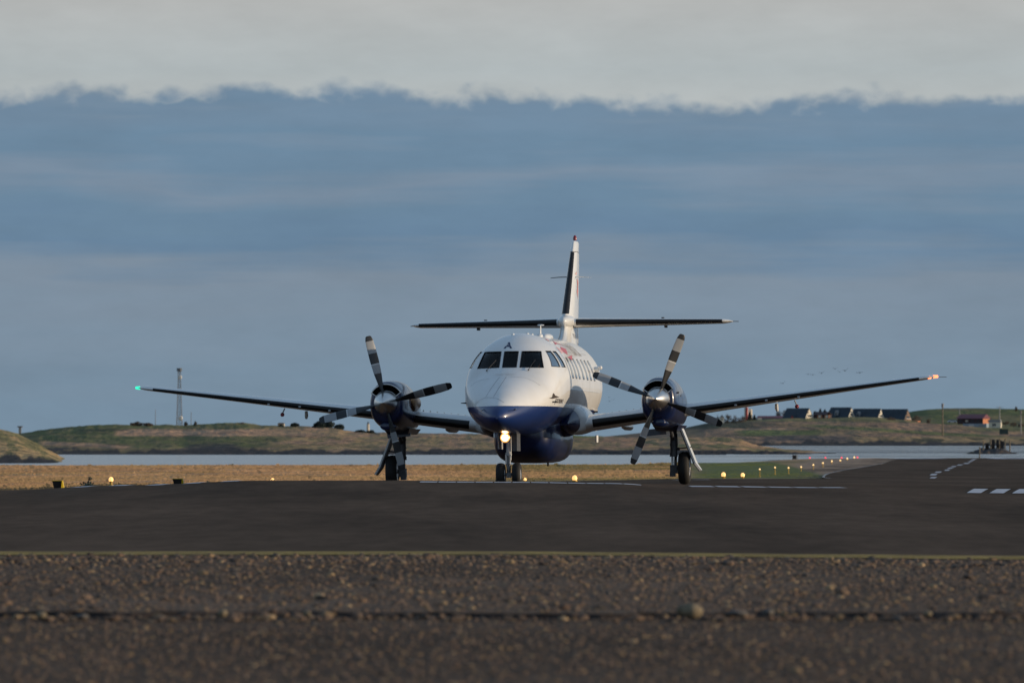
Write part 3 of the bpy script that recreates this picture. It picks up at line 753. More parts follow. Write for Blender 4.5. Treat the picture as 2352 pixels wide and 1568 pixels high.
# ------------------------------------------------------------ sky, sun, camera
SUN_EL, SUN_AZ = 6.0, -4.0       # azimuth measured from +x towards +y
w = bpy.data.worlds.new("World"); scene.world = w; w.use_nodes = True
nt = w.node_tree; nt.nodes.clear()
N = nt.nodes.new; LK = nt.links.new
out = N("ShaderNodeOutputWorld")
sky = N("ShaderNodeTexSky"); sky.sky_type = 'NISHITA'; sky.sun_disc = False
sky.sun_elevation = R(SUN_EL); sky.sun_rotation = R(90-SUN_AZ); sky.air_density = 1; sky.dust_density = 1.5; sky.ozone_density = 1.5
bg = N("ShaderNodeBackground"); bg.inputs[1].default_value = .13; LK(sky.outputs[0], bg.inputs[0])
tc = N("ShaderNodeTexCoord"); sep = N("ShaderNodeSeparateXYZ"); LK(tc.outputs["Generated"], sep.inputs[0])
def nmath(op, a, b=None, c=None):
    n = N("ShaderNodeMath"); n.operation = op
    for i, v in enumerate((a, b, c)):
        if v is None: continue
        if isinstance(v, (int, float)): n.inputs[i].default_value = v
        else: LK(v, n.inputs[i])
    return n.outputs[0]
def cloudnoise(sx, sz, det, rough=.5, off=0.):
    cb = N("ShaderNodeCombineXYZ")
    LK(nmath('MULTIPLY', sep.outputs[0], sx), cb.inputs[0]); LK(nmath('MULTIPLY', sep.outputs[1], sx*.3), cb.inputs[1]); LK(nmath('ADD', nmath('MULTIPLY', sep.outputs[2], sz), off), cb.inputs[2])
    n = N("ShaderNodeTexNoise"); n.inputs["Scale"].default_value = 1; n.inputs["Detail"].default_value = det; n.inputs["Roughness"].default_value = rough
    LK(cb.outputs[0], n.inputs["Vector"]); return n.outputs["Fac"]
big = cloudnoise(28, 60, 2.5, .5)
fine = cloudnoise(230, 330, 5, .55, 3.)
mid = cloudnoise(85, 120, 3, .5, 11.)
# the ragged top of the cloud bank
el = nmath('ADD', sep.outputs[2], nmath('ADD', nmath('MULTIPLY', nmath('SUBTRACT', big, .5), .0060), nmath('ADD', nmath('MULTIPLY', nmath('ABSOLUTE', nmath('SUBTRACT', mid, .5)), -.011), nmath('MULTIPLY', nmath('ABSOLUTE', nmath('SUBTRACT', fine, .5)), -.0042))))
soft = cloudnoise(16, 260, 4, .55, 7.)
el2 = nmath('ADD', sep.outputs[2], nmath('ADD', nmath('MULTIPLY', nmath('SUBTRACT', big, .5), .009), nmath('MULTIPLY', nmath('SUBTRACT', soft, .5), .013)))
def ramp(fac, stops, lo, hi, interp='LINEAR'):
    mr = N("ShaderNodeMapRange"); mr.inputs[1].default_value = lo; mr.inputs[2].default_value = hi; LK(fac, mr.inputs[0])
    r = N("ShaderNodeValToRGB"); r.color_ramp.interpolation = interp
    e = r.color_ramp.elements
    for i, (p, c) in enumerate(stops):
        q = (p-lo)/(hi-lo)
        if i < 2: e[i].position = q
        el_ = e[i] if i < 2 else e.new(q)
        el_.color = (*c, 1)
    LK(mr.outputs[0], r.inputs[0]); return r.outputs[0]
# cloud bank body by elevation (softly banded)
body = ramp(el2, [(-.03, lin(116,138,158)), (.004, lin(119,141,160)), (.018, lin(125,143,160)), (.0235, lin(126,142,158)), (.0285, lin(105,132,157)), (.0325, lin(108,135,158)),
                  (.0365, lin(122,141,160)), (.0405, lin(108,135,158)), (.0455, lin(113,137,159)), (.052, lin(134,149,163))], -.03, .06)
upper = ramp(sep.outputs[2], [(.040, lin(188,190,188)), (.052, lin(175,183,185)), (.056, lin(177,183,184)), (.062, lin(180,182,181)), (.085, lin(178,182,184)), (.17, (.27, .40, .58))], .03, .20)
edge = N("ShaderNodeMapRange"); edge.inputs[1].default_value = .0458; edge.inputs[2].default_value = .0486; edge.interpolation_type = 'SMOOTHSTEP'; LK(el, edge.inputs[0])
mx = N("ShaderNodeMix"); mx.data_type = 'RGBA'; LK(edge.outputs[0], mx.inputs[0]); LK(body, mx.inputs[6]); LK(upper, mx.inputs[7])
# soft mottling inside the bank
tex = N("ShaderNodeMapRange"); tex.inputs[1].default_value = .3; tex.inputs[2].default_value = .7; tex.inputs[3].default_value = .94; tex.inputs[4].default_value = 1.06; LK(cloudnoise(45, 140, 5, .6, 21.), tex.inputs[0])
vm = N("ShaderNodeVectorMath"); vm.operation = 'SCALE'; LK(mx.outputs[2], vm.inputs[0]); LK(tex.outputs[0], vm.inputs["Scale"])
cl = N("ShaderNodeBackground"); cl.inputs[1].default_value = 1.0; LK(vm.outputs[0], cl.inputs[0])
# overhead: thin cloud lets the blue sky through
over = N("ShaderNodeMapRange"); over.inputs[1].default_value = .066; over.inputs[2].default_value = .30; over.inputs[3].default_value = 0; over.inputs[4].default_value = .5; LK(sep.outputs[2], over.inputs[0])
ms = N("ShaderNodeMixShader"); LK(over.outputs[0], ms.inputs[0]); LK(cl.outputs[0], ms.inputs[1]); LK(bg.outputs[0], ms.inputs[2])
LK(ms.outputs[0], out.inputs[0])

sun = bpy.data.lights.new("sun", 'SUN'); sun.energy = 3.45; sun.angle = R(.6); sun.color = (1, .79, .55)
so = bpy.data.objects.new("sun", sun); COL.objects.link(so)
sd = Vector((math.cos(R(SUN_EL))*math.cos(R(SUN_AZ)), math.cos(R(SUN_EL))*math.sin(R(SUN_AZ)), math.sin(R(SUN_EL))))
so.rotation_euler = sd.to_track_quat('Z', 'Y').to_euler()

cam = bpy.data.cameras.new("camera"); co = bpy.data.objects.new("camera", cam); COL.objects.link(co)
co.location = (0, 0, CZ); co.rotation_euler = (R(90), 0, 0)
cam.lens = 36*F/2352; cam.shift_y = (HY-784)/2352
cam.clip_start = 1; cam.clip_end = 60000
cam.dof.use_dof = True; cam.dof.focus_distance = 138; cam.dof.aperture_fstop = 7.1
scene.camera = co
scene.view_settings.view_transform = 'Standard'; scene.view_settings.look = 'None'; scene.view_settings.exposure = 0; scene.view_settings.gamma = 1
scene.cycles.max_bounces = 6; scene.cycles.sample_clamp_indirect = 4; scene.cycles.use_denoising = True

# ------------------------------------------------------------ the ground's height
DN = [20, 30, 36, 45, 55, 80, 100, 115, 120, 125, 130, 135, 140, 160, 200, 240, 300, 400, 560, 640, 700, 760]
flat = lambda d: HY + CZ*F/d
def near(o55): return [flat(20), flat(30), flat(36), flat(45)+o55*.8, flat(55)+o55]
GC = {
 -200: near(-2)+[1190, 1156, 1142, 1137, 1133, 1132, 1133, 1132, 1129, 1124, 1118, 1109, 1094, 1071, 1071, 1074, 1076],
    0: near(-2)+[1190, 1154, 1138, 1132, 1127, 1125, 1126, 1125, 1122, 1118, 1113, 1105, 1092, 1070, 1070, 1074, 1076],
  300: near(-2)+[1190, 1152, 1129, 1120, 1115.5, 1113.5, 1115, 1114.5, 1113, 1111, 1107, 1100, 1088, 1070, 1070, 1074, 1076],
  600: near(-2)+[1190, 1150, 1122, 1110, 1104, 1103, 1109, 1111, 1108, 1105, 1101, 1095, 1084, 1069, 1070, 1074, 1076],
  906: near(-2)+[1190, 1150, 1120, 1109, 1103.5, 1103, 1114, 1120, 1110, 1104, 1099, 1092, 1082, 1069, 1070, 1074, 1076],
 1171: near(-1.5)+[1190, 1150, 1120, 1110, 1105.5, 1106, 1115.5, 1116, 1109, 1104, 1099, 1092, 1082, 1068, 1070, 1074, 1076],
 1400: near(0)+[1190.5, 1151, 1123, 1113, 1108.5, 1107.5, 1111, 1113, 1107, 1102.5, 1099, 1092, 1082, 1068, 1069, 1073, 1076],
 1576: near(2)+[1191, 1152, 1128, 1122, 1119, 1115, 1113.5, 1112.0, 1105, 1099, 1099, 1094, 1083, 1064, 1064.5, 1068, 1074],
 1900: near(5)+[1192, 1156, 1134, 1127, 1122, 1119, 1116, 1113.5, 1106, 1099, 1100, 1092, 1079, 1063, 1056, 1052.5, 1068],
 2352: near(9)+[1194, 1160, 1139, 1132, 1127, 1123, 1120, 1117, 1110, 1102, 1104, 1096, 1080, 1063, 1056, 1051.5, 1068],
 2600: near(10)+[1195, 1162, 1141, 1134, 1129, 1125, 1122, 1119, 1112, 1104, 1106, 1097, 1080, 1063, 1056, 1051.5, 1068]}
_us = sorted(GC); _ln = [math.log(d) for d in DN]
_pf = [pchip(_ln, [CZ-(y-HY)*d/F for y, d in zip(GC[u], DN)]) for u in _us]
def gz(x, d):
    """height of the airfield at (x, d)"""
    x = np.asarray(x, float); d = np.asarray(d, float)
    u = np.clip(CX + F*x/d, -200, 2600); ld = np.log(np.clip(d, 20, 760))
    cols = [f(ld) for f in _pf]
    z = np.zeros_like(u+d)
    i = np.clip(np.searchsorted(_us, u)-1, 0, len(_us)-2)
    ua = np.array(_us)[i]; ub = np.array(_us)[i+1]; t = (u-ua)/(ub-ua); t = t*t*(3-2*t)
    C_ = np.stack([np.broadcast_to(c, z.shape) for c in cols])
    idx = np.indices(z.shape)
    a = np.take_along_axis(C_, i[None], 0)[0] if z.ndim else C_[i]
    b = np.take_along_axis(C_, (i+1)[None], 0)[0] if z.ndim else C_[i+1]
    return a*(1-t)+b*t
def gpt(u, d, off=0.):
    x = (u-CX)*d/F
    return Vector((x, d, float(gz(np.array([x]), np.array([d]))[0])+off))

def soil(name, bump=1., bdist=.15, bscale=3., rough=.95, stretch=1., nvar=.35, nsc=.9, det=8):
    """ground material: colour from the mesh's own patch map, broken up by noise, rough surface"""
    m, nt, p = new_mat(name)
    at_ = nt.nodes.new("ShaderNodeAttribute"); at_.attribute_name = "patch"
    tc = nt.nodes.new("ShaderNodeTexCoord"); mp = nt.nodes.new("ShaderNodeMapping"); mp.inputs["Scale"].default_value = (1, stretch, 1)
    nt.links.new(tc.outputs["Object"], mp.inputs[0])
    n = nt.nodes.new("ShaderNodeTexNoise"); n.inputs["Scale"].default_value = nsc; n.inputs["Detail"].default_value = det; n.inputs["Roughness"].default_value = .65
    nt.links.new(mp.outputs[0], n.inputs["Vector"])
    mr = nt.nodes.new("ShaderNodeMapRange"); mr.inputs[1].default_value = .3; mr.inputs[2].default_value = .7; mr.inputs[3].default_value = 1-nvar; mr.inputs[4].default_value = 1+nvar
    nt.links.new(n.outputs["Fac"], mr.inputs[0])
    mu = nt.nodes.new("ShaderNodeVectorMath"); mu.operation = 'SCALE'
    nt.links.new(at_.outputs["Color"], mu.inputs[0]); nt.links.new(mr.outputs[0], mu.inputs["Scale"]); nt.links.new(mu.outputs[0], p.inputs["Base Color"])
    n2 = nt.nodes.new("ShaderNodeTexNoise"); n2.inputs["Scale"].default_value = bscale; n2.inputs["Detail"].default_value = 5
    nt.links.new(mp.outputs[0], n2.inputs["Vector"])
    b = nt.nodes.new("ShaderNodeBump"); b.inputs["Strength"].default_value = bump; b.inputs["Distance"].default_value = bdist
    nt.links.new(n2.outputs["Fac"], b.inputs["Height"]); nt.links.new(b.outputs[0], p.inputs["Normal"])
    p.inputs["Roughness"].default_value = rough; p.inputs["Specular IOR Level"].default_value = .2
    return m
def grid_obj(name, X, Y, Z, mats, color=None, **tags):
    """X, Y, Z: 2-D arrays"""
    a, b = X.shape
    V = np.stack([X, Y, Z], -1).reshape(-1, 3)
    i = np.arange(a*b).reshape(a, b)
    Fc = np.stack([i[:-1, :-1], i[1:, :-1], i[1:, 1:], i[:-1, 1:]], -1).reshape(-1, 4)
    me = bpy.data.meshes.new(name); me.from_pydata(V.tolist(), [], Fc.tolist()); me.materials.append(mats); me.shade_smooth()
    if color is not None:
        ca = me.color_attributes.new("patch", 'FLOAT_COLOR', 'POINT')
        c = np.concatenate([np.clip(color.reshape(-1, 3), 0, 1), np.ones((a*b, 1))], 1)
        ca.data.foreach_set("color", c.ravel())
    bm = bmesh.new(); bm.from_mesh(me); bmesh.ops.recalc_face_normals(bm, faces=bm.faces)
    if sum(f.normal.z for f in bm.faces) < 0: bmesh.ops.reverse_faces(bm, faces=bm.faces)
    bm.to_mesh(me); bm.free()
    return link(name, me, None, **tags)

# colours of the land (base colours)
TAN = np.array((.46, .295, .17)); TAN2 = np.array((.38, .235, .13)); STRAW = np.array((.38, .265, .13)); OLIVE = np.array((.15, .135, .06)); GREEN = np.array((.10, .12, .04))
DARKG = np.array((.035, .05, .028)); ROCK = np.array((.028, .027, .030)); EARTH = np.array((.12, .085, .06)); ASPH = np.array((.088, .061, .043))
def blend(a, b, t): t = np.clip(t, 0, 1)[..., None]; return a*(1-t)+b*t
def sstep(x, a, b): t = np.clip((x-a)/(b-a), 0, 1); return t*t*(3-2*t)

# ------------------------------------------------------------ grass field and base ground, one sheet out to the shore and beyond
us = np.linspace(-900, 3250, 520); ds = np.exp(np.linspace(math.log(21), math.log(770), 300))
U, D = np.meshgrid(us, ds, indexing='ij'); X = (U-CX)*D/F; Z = gz(X, D)
Z = Z - .03*(D < 128) - .045*(D < 56) - .04*(D < 37)
Z = Z + (fbm(X*.25, D*.08, 4)-.5)*.10*sstep(D, 150, 220)
EL = pchip([229, 240, 262, 300, 370, 460, 560, 704], [1940, 1905, 1888, 1893, 1925, 1985, 2030, 2075])
Z = Z - .10*((D >= 126) & (D < np.vectorize(lambda u: ipol(u, [(-900, 131), (0, 131), (600, 133), (1000, 165), (1576, 215), (1900, 232), (2352, 236), (3300, 236)]))(U)-1)) - .12*((U > EL(D)+12) & (D > 228) & (D < 700))
yy = HY - (Z-CZ)*F/D
n1 = fbm(X*.11, D*.035, 4); n2 = fbm(X*.5+40, D*.06, 4); n3 = fbm(X*.05+9, D*.02+5, 3)
c = blend(TAN, TAN2, sstep(n2, .4, .62)); c = blend(c, STRAW, sstep(n1, .45, .62)*.6)
c = blend(c, OLIVE, sstep(n3, .44, .58)*sstep(U, 900, 1300)*.8)
far_tan = sstep(D, 400, 520)*(1-sstep(U, 1250, 1500)); c = blend(c, TAN2*.85, far_tan*.5)
gr = sstep(U, 1540, 1640)*sstep(D, 225, 260)*sstep(1925-(D-240)*.42-U, -20, 20)*(1-sstep(D, 610, 660)); c = blend(c, GREEN*1.25, gr)
dirt = sstep(U, 1690, 1760)*sstep(U-(1700+(D-240)*.33), 0, 60); c = blend(c, EARTH*2.7, dirt*(1-gr))
c = blend(c, EARTH*1.15, dirt*sstep(n2, .42, .6)*sstep(U-(1740+(D-240)*.55), 0, 30))
c = blend(c, ROCK*1.6, sstep(D, 560, 600)*(1-sstep(U, 1500, 1560))*.5+sstep(D, 705, 725))
c = blend(c, EARTH*.8, (D < 150)*1.)
ground = grid_obj("ground", X, D, Z, soil("dry_grass_land", .9, .25, 2.5, stretch=.35), c, kind="structure")

# skirt of land far to both sides so the sheet reaches the horizon
# ------------------------------------------------------------ asphalt
def asphalt_mat(name, col, nsc=4., coarse=60., stretch=.12, gravel=0.):
    m, nt, p = new_mat(name)
    tc = nt.nodes.new("ShaderNodeTexCoord"); mp = nt.nodes.new("ShaderNodeMapping"); mp.inputs["Scale"].default_value = (1, stretch, 1)
    nt.links.new(tc.outputs["Object"], mp.inputs[0])
    def nz(sc, det, src, ro=.6):
        n = nt.nodes.new("ShaderNodeTexNoise"); n.inputs["Scale"].default_value = sc; n.inputs["Detail"].default_value = det; n.inputs["Roughness"].default_value = ro
        nt.links.new(src, n.inputs["Vector"]); return n.outputs["Fac"]
    a = nz(.35, 5, mp.outputs[0]); b_ = nz(coarse, 3, tc.outputs["Object"]); d_ = nz(nsc, 4, mp.outputs[0])
    def mr(f, lo, hi, a_, b__):
        n = nt.nodes.new("ShaderNodeMapRange"); n.inputs[1].default_value = lo; n.inputs[2].default_value = hi; n.inputs[3].default_value = a_; n.inputs[4].default_value = b__
        nt.links.new(f, n.inputs[0]); return n.outputs[0]
    def mul(x, y):
        n = nt.nodes.new("ShaderNodeMath"); n.operation = 'MULTIPLY'; nt.links.new(x, n.inputs[0]); nt.links.new(y, n.inputs[1]); return n.outputs[0]
    f = mul(mul(mr(a, .35, .65, .66, 1.30), mr(b_, .3, .7, .65, 1.4)), mr(d_, .35, .65, .86, 1.14))
    mu = nt.nodes.new("ShaderNodeVectorMath"); mu.operation = 'SCALE'; mu.inputs[0].default_value = col
    nt.links.new(f, mu.inputs["Scale"]); nt.links.new(mu.outputs[0], p.inputs["Base Color"])
    bu = nt.nodes.new("ShaderNodeBump"); bu.inputs["Strength"].default_value = .5; bu.inputs["Distance"].default_value = .006
    nt.links.new(b_, bu.inputs["Height"]); nt.links.new(bu.outputs[0], p.inputs["Normal"])
    p.inputs["Roughness"].default_value = 1; p.inputs["Specular IOR Level"].default_value = .04
    return m
M['asphalt'] = asphalt_mat("asphalt", tuple(ASPH)); M['gravel_bed'] = asphalt_mat("gravel_bed", (.132, .092, .066), 12, 45, .5)
M['old_asphalt'] = asphalt_mat("old_asphalt", (.094, .066, .048), 12, 40, .5)
M['marking'] = mat("white_marking", (.50, .51, .55), .8, noise=.35, nscale=3)
M['marking_far'] = mat("worn_marking", (.34, .34, .34), .8, noise=.4, nscale=3)
M['yellow'] = mat("yellow_marking", (.50, .34, .075), .8, noise=.55, nscale=1.1)
def dend(u): return ipol(u, [(-900, 131), (0, 131), (600, 133), (1000, 165), (1576, 215), (1900, 232), (2352, 236), (3300, 236)])
us = np.linspace(-900, 3250, 700); tt = np.linspace(0, 1, 160)
U, T = np.meshgrid(us, tt, indexing='ij'); DE = np.vectorize(dend)(U)
D = 54.3*(DE/54.3)**T; X = (U-CX)*D/F
grid_obj("taxiway", X, D, gz(X, D), M['asphalt'], kind="structure")
# the runway leading away behind the crest, with its curved left edge
EL = pchip([229, 240, 262, 300, 370, 460, 560, 704], [1940, 1905, 1888, 1893, 1925, 1985, 2030, 2075])
ds = np.exp(np.linspace(math.log(229), math.log(704), 200)); D = np.broadcast_to(ds, (120, 200)); L_ = EL(ds)[None, :]
U = L_ + (3250-L_)*(np.linspace(0, 1, 120)[:, None])**1.5
X = (U-CX)*D/F; grid_obj("runway", X, D, gz(X, D)+.018, M['asphalt'], kind="structure")
def ground_strip(name, a, b_, w0, w1, n, mt, off=.006, along='x', **tags):
    """painted quad laid on the ground between (u,d) points a and b; width in metres of depth at each end"""
    P_ = []
    for k in range(n+1):
        t = k/n; u = a[0]+(b_[0]-a[0])*t; d = a[1]+(b_[1]-a[1])*t; w_ = w0+(w1-w0)*t
        x = (u-CX)*d/F
        for s_ in (-.5, 0, .5):
            xx, dd = (x, d+w_*s_) if along == 'x' else (x+w_*s_, d)
            P_.append((xx, dd, float(gz(np.array([xx]), np.array([dd]))[0])+off))
    b = MB(); b.add(P_, [(3*i+j, 3*i+j+1, 3*i+j+4, 3*i+j+3) for i in range(n) for j in (0, 1)])
    return b.obj(name, [mt], None, 80, **tags)
for k, (d0) in enumerate((54.85, 55.65)):
    ground_strip("taxiway_edge_line", (-700, d0-.1), (3050, d0+.1), .42, .42, 150, 'yellow', kind="structure")
# broken white line across the crest
def dashes(u0, u1, dd0, dd1, n, duty, wd, slant=0.):
    for k in range(n):
        a = u0+(u1-u0)*k/n; e = a+(u1-u0)/n*duty; t = (k+.5)/n; d = dd0+(dd1-dd0)*t
        ground_strip("runway_marking", (a, d), (e, d+slant), wd, wd, 5, 'marking', .008, kind="structure")
dashes(176, 600, 127.2, 126.5, 5, .48, 4.2)
dashes(965, 1475, 121.8, 122.8, 12, .93, 1.8)
dashes(1585, 1945, 127.3, 128.5, 6, .88, 3.0)
for (a, e) in ((1545, 1573), (1592, 1630)): ground_strip("runway_marking", (a, 176), (e, 176), 3, 3, 3, 'marking_far', .008, kind="structure")
for k in range(6):
    u = 2242+k*52; ground_strip("runway_marking", (u-5, 119.0), (u+12, 129.5), .24, .26, 6, 'marking', .008, 'y', kind="structure")
# dashed centre line of the far runway, and its edge and end lines
_dd = np.linspace(262, 706, 900)
for (u, y, w_, h_) in ((2143.8, 1098.6, 13, 4.0), (2144.5, 1091, 14, 3.6), (2155, 1085.3, 13, 2.8), (2175.5, 1080.5, 11, 2.5), (2183, 1075.8, 11, 2.3), (2191, 1071.8, 10, 2.1), (2204.5, 1068.4, 11, 2.0), (2220, 1064.6, 12, 2.2), (2228, 1060.8, 8, 1.6), (2232.5, 1058, 8, 1.5), (2237, 1055.4, 9, 1.6)):
    yr = HY-(gz((u-CX)*_dd/F, _dd)-CZ)*F/_dd
    da = float(_dd[np.argmin(abs(yr-y-h_/2))]); db = float(_dd[np.argmin(abs(yr-y+h_/2))])
    b = MB(); vs = []
    for q in range(5):
        d = da+(db-da)*q/4; uc = u+(q/4-.5)*5
        for s_ in (-.5, 0, .5):
            x = (uc+s_*w_-CX)*d/F; vs.append((x, d, float(gz(np.array([x]), np.array([d]))[0])+.035))
    b.add(vs, [(3*i+j, 3*i+j+1, 3*i+j+4, 3*i+j+3) for i in range(4) for j in (0, 1)]); b.obj("runway_marking", ['marking'], None, 80, kind="structure")
b = MB(); vs = []
for d in np.linspace(240, 560, 60):
    x = (float(EL(d))+3-CX)*d/F
    for s_ in (-.045, .045): vs.append((x+s_, d, float(gz(np.array([x]), np.array([d]))[0])+.04))
b.add(vs, [(2*i, 2*i+1, 2*i+3, 2*i+2) for i in range(59)]); b.obj("runway_edge_line", ['marking_far'], None, 80, kind="structure")
for (a, e, d) in ((2062, 2165, 668), (2048, 2100, 672), (2120, 2180, 690), (2272, 2306, 676), (2350, 2390, 676), (2276, 2352, 664)):
    ground_strip("runway_marking", (a, d), (e, d), 15, 15, 4, 'marking', .06, kind="structure")

M['tyre_mark'] = asphalt_mat("rubber_trace", (.060, .041, .029)); M['pale_trace'] = asphalt_mat("scuffed_asphalt", (.106, .072, .052))
for (ua, da, ub, db, w_, mt) in ():
    along = 'y' if w_ < .3 else 'x'; P_ = []
    for k in range(41):
        t = k/40; d = 1/(1/da+(1/db-1/da)*t); u = ua+(ub-ua)*t; x = (u-CX)*d/F; e = w_*(.3+.7*math.sin(math.pi*t))*(.7+.6*float(fbm(t*9, w_*10, 2)))
        for q in (-.5, .5):
            xx, dd = (x+e*q, d) if along == 'y' else (x, d+e*q*3)
            P_.append((xx, dd, float(gz(np.array([xx]), np.array([dd]))[0])+.004))
    b = MB(); b.add(P_, [(2*i, 2*i+1, 2*i+3, 2*i+2) for i in range(40)]); b.obj("tyre_mark", [mt], None, 80, kind="structure")

# ------------------------------------------------------------ gravel between the asphalts
us = np.linspace(-300, 2650, 900)
X0 = (us-CX)*36.4/F
fr = 36.75 + (fbm(X0*3, X0*0+2, 4)-.5)*.5 + (fbm(X0*.9+4, X0*0+7, 3)-.5)*.9
rows = []
for k, d in enumerate(list(np.linspace(0, 1, 40))):
    rows.append(fr + (54.25-fr)*d**1.3)
D = np.stack(rows, 1); X = (us[:, None]-CX)*D/F
lump = (fbm(X*6, D*6, 4)-.5)*.03
Z = gz(X, D)-.002+lump*.6*sstep(54.25-D, 0, .6)
# dark earth in the broken edge, its colour also holding the shadow there
Db = np.stack([fr-.10, fr-.045, fr-.02, fr+.02], 1); Zb = np.stack([gz((us-CX)*36.3/F, fr*0+36.3)+q for q in (-.06, -.04, -.012, -.003)], 1)
grid_obj("earth_bank", (us[:, None]-CX)*Db/F, Db, Zb+(fbm((us[:, None]-CX)*.03, Db*9, 3)-.5)*.02, mat("earth_and_shadow", (.022, .013, .010), .95, noise=.5, nscale=3), kind="structure")
# front bank
grid_obj("gravel_verge", X, D, Z, M['gravel_bed'], kind="structure")
us = np.linspace(-900, 3250, 500); ds = np.linspace(21.5, 36.9, 60); U, D = np.meshgrid(us, ds, indexing='ij'); X = (U-CX)*D/F
grid_obj("old_taxiway", X, D, gz(X, D)-.030+(fbm(X*5, D*5, 3)-.5)*.006, M['old_asphalt'], kind="structure")

def pebble_mat():
    m, nt, p = new_mat("pebbles")
    g = nt.nodes.new("ShaderNodeAttribute"); g.attribute_name = "patch"
    nt.links.new(g.outputs["Color"], p.inputs["Base Color"]); p.inputs["Roughness"].default_value = .85; p.inputs["Specular IOR Level"].default_value = .2
    return m
M['pebble'] = pebble_mat()
ico = bmesh.new(); bmesh.ops.create_icosphere(ico, subdivisions=1, radius=1)
IV = np.array([v.co[:] for v in ico.verts]); IF = np.array([[v.index for v in f.verts] for f in ico.faces]); ico.free()
PCOL = np.array([(.135,.092,.064), (.115,.082,.062), (.095,.078,.065), (.18,.122,.070), (.066,.050,.040), (.125,.080,.056), (.28,.20,.115)])
PP = np.array([.28, .24, .16, .10, .12, .06, .04])
def scatter(n, d0, d1, zoff, smin, smax, dens=None):
    """pebbles spread over the strip d0..d1"""
    V = []; Fx = []; C_ = []
    d = rng.uniform(d0, d1, n*3); keep = rng.random(n*3) < (dens(d) if dens else 1); d = d[keep][:n]; n = len(d)
    u = rng.uniform(-120, 2470, n); x = (u-CX)*d/F; z = gz(x, d)+zoff
    s_ = smin + (smax-smin)*rng.random(n)**5
    P_ = IV[None]*(1+.35*(rng.random((n, len(IV), 1))-.5))
    sc = np.stack([s_*(1+.5*rng.random(n)), s_*(1+.5*rng.random(n)), s_*(.55+.35*rng.random(n))], -1)
    P_ = P_*sc[:, None, :]; a = rng.uniform(0, 6.28, n); ca, sa = np.cos(a)[:, None], np.sin(a)[:, None]
    P_ = np.stack([P_[..., 0]*ca-P_[..., 1]*sa, P_[..., 0]*sa+P_[..., 1]*ca, P_[..., 2]], -1)
    P_ += np.stack([x, d, z+sc[:, 2]*.35], -1)[:, None, :]
    Fx = (IF[None]+np.arange(n)[:, None, None]*len(IV))
    k = rng.choice(len(PCOL), n, p=PP/PP.sum()); c = 1.22*PCOL[k]*(.8+.4*rng.random((n, 1)))
    return P_.reshape(-1, 3), Fx.reshape(-1, 3), np.repeat(c, len(IV), 0)
parts = [scatter(30000, 37.0, 54.2, -.006, .005, .020), scatter(3000, 51, 54.2, -.003, .009, .032), scatter(26000, 24.5, 36.5, -.032, .004, .014), scatter(900, 36.0, 37.1, -.024, .008, .028), scatter(160, 37.5, 54, 0, .018, .040), scatter(90, 26, 36, -.03, .010, .022)]
vo = 0; AV = []; AF = []; AC = []
for v, f, c in parts: AV.append(v); AF.append(f+vo); AC.append(c); vo += len(v)
AV = np.concatenate(AV); AF = np.concatenate(AF); AC = np.concatenate(AC)
me = bpy.data.meshes.new("gravel"); me.from_pydata(AV.tolist(), [], AF.tolist()); me.materials.append(M['pebble'])
ca = me.color_attributes.new("patch", 'FLOAT_COLOR', 'POINT'); ca.data.foreach_set("color", np.concatenate([AC, np.ones((len(AC), 1))], 1).ravel())
link("gravel", me, None, kind="stuff", label="loose grey and brown gravel between the two strips of asphalt")

# individual rocks lying along the broken edge
M['rock_pale'] = mat("pale_rock", (.17, .135, .085), .9, noise=.4, nscale=12, bump=.5, bscale=30)
M['rock_grey'] = mat("grey_rock", (.10, .09, .08), .9, noise=.4, nscale=12, bump=.5, bscale=30)
def rock(u, y, d, wpx, hpx, mt, label, seed):
    r_ = np.random.default_rng(seed); bm = bmesh.new(); bmesh.ops.create_icosphere(bm, subdivisions=3, radius=1)
    k = r_.random(3)*50; s_ = d/F
    for v in bm.verts:
        n_ = float(fbm(v.co.x*1.3+k[0]+9, v.co.y*1.3+v.co.z*.9+k[1]+9, 3)); f = .75+.5*n_
        v.co = Vector((v.co.x*f*wpx/2*s_, v.co.y*f*wpx/2*s_*.9, v.co.z*f*hpx/2*s_))
    me = bpy.data.meshes.new("rock"); bm.to_mesh(me); bm.free(); me.materials.append(M[mt]); me.shade_smooth()
    p = at(u, y, d); p.z += 0
    link("rock", me, None, p, label=label, category="rock", group="rocks along the broken asphalt edge")
rock(1585, 1402, 35.9, 60, 36, 'rock_pale', "largest pale rock, blocky, standing on the dark asphalt edge below the right engine", 1)
rock(95, 1413, 36.0, 28, 20, 'rock_pale', "rounded tan rock on the asphalt edge nearest the left border", 2)
rock(190, 1415, 35.9, 30, 15, 'rock_grey', "flat grey rock just right of the rounded tan rock on the asphalt edge", 3)
rock(512, 1407, 36.0, 24, 20, 'rock_pale', "upright pale rock ending the darkest gap in the asphalt edge", 4)
rock(1690, 1408, 36.0, 54, 15, 'rock_grey', "long low rock just right of the largest blocky rock", 5)
rock(1765, 1405, 36.3, 30, 16, 'rock_grey', "dark low rock to the right of the long low rock", 6)
rock(705, 1408, 36.1, 20, 13, 'rock_pale', "small tan rock on the asphalt edge below the left engine", 7)
rock(315, 1190+118, 51.5, 0.1+16, 12, 'rock_pale', "small tan rock lying in the gravel below the yellow line, far left", 8)
rock(2130, 1408, 36.2, 22, 14, 'rock_pale', "small tan rock on the asphalt edge near the right border", 9)

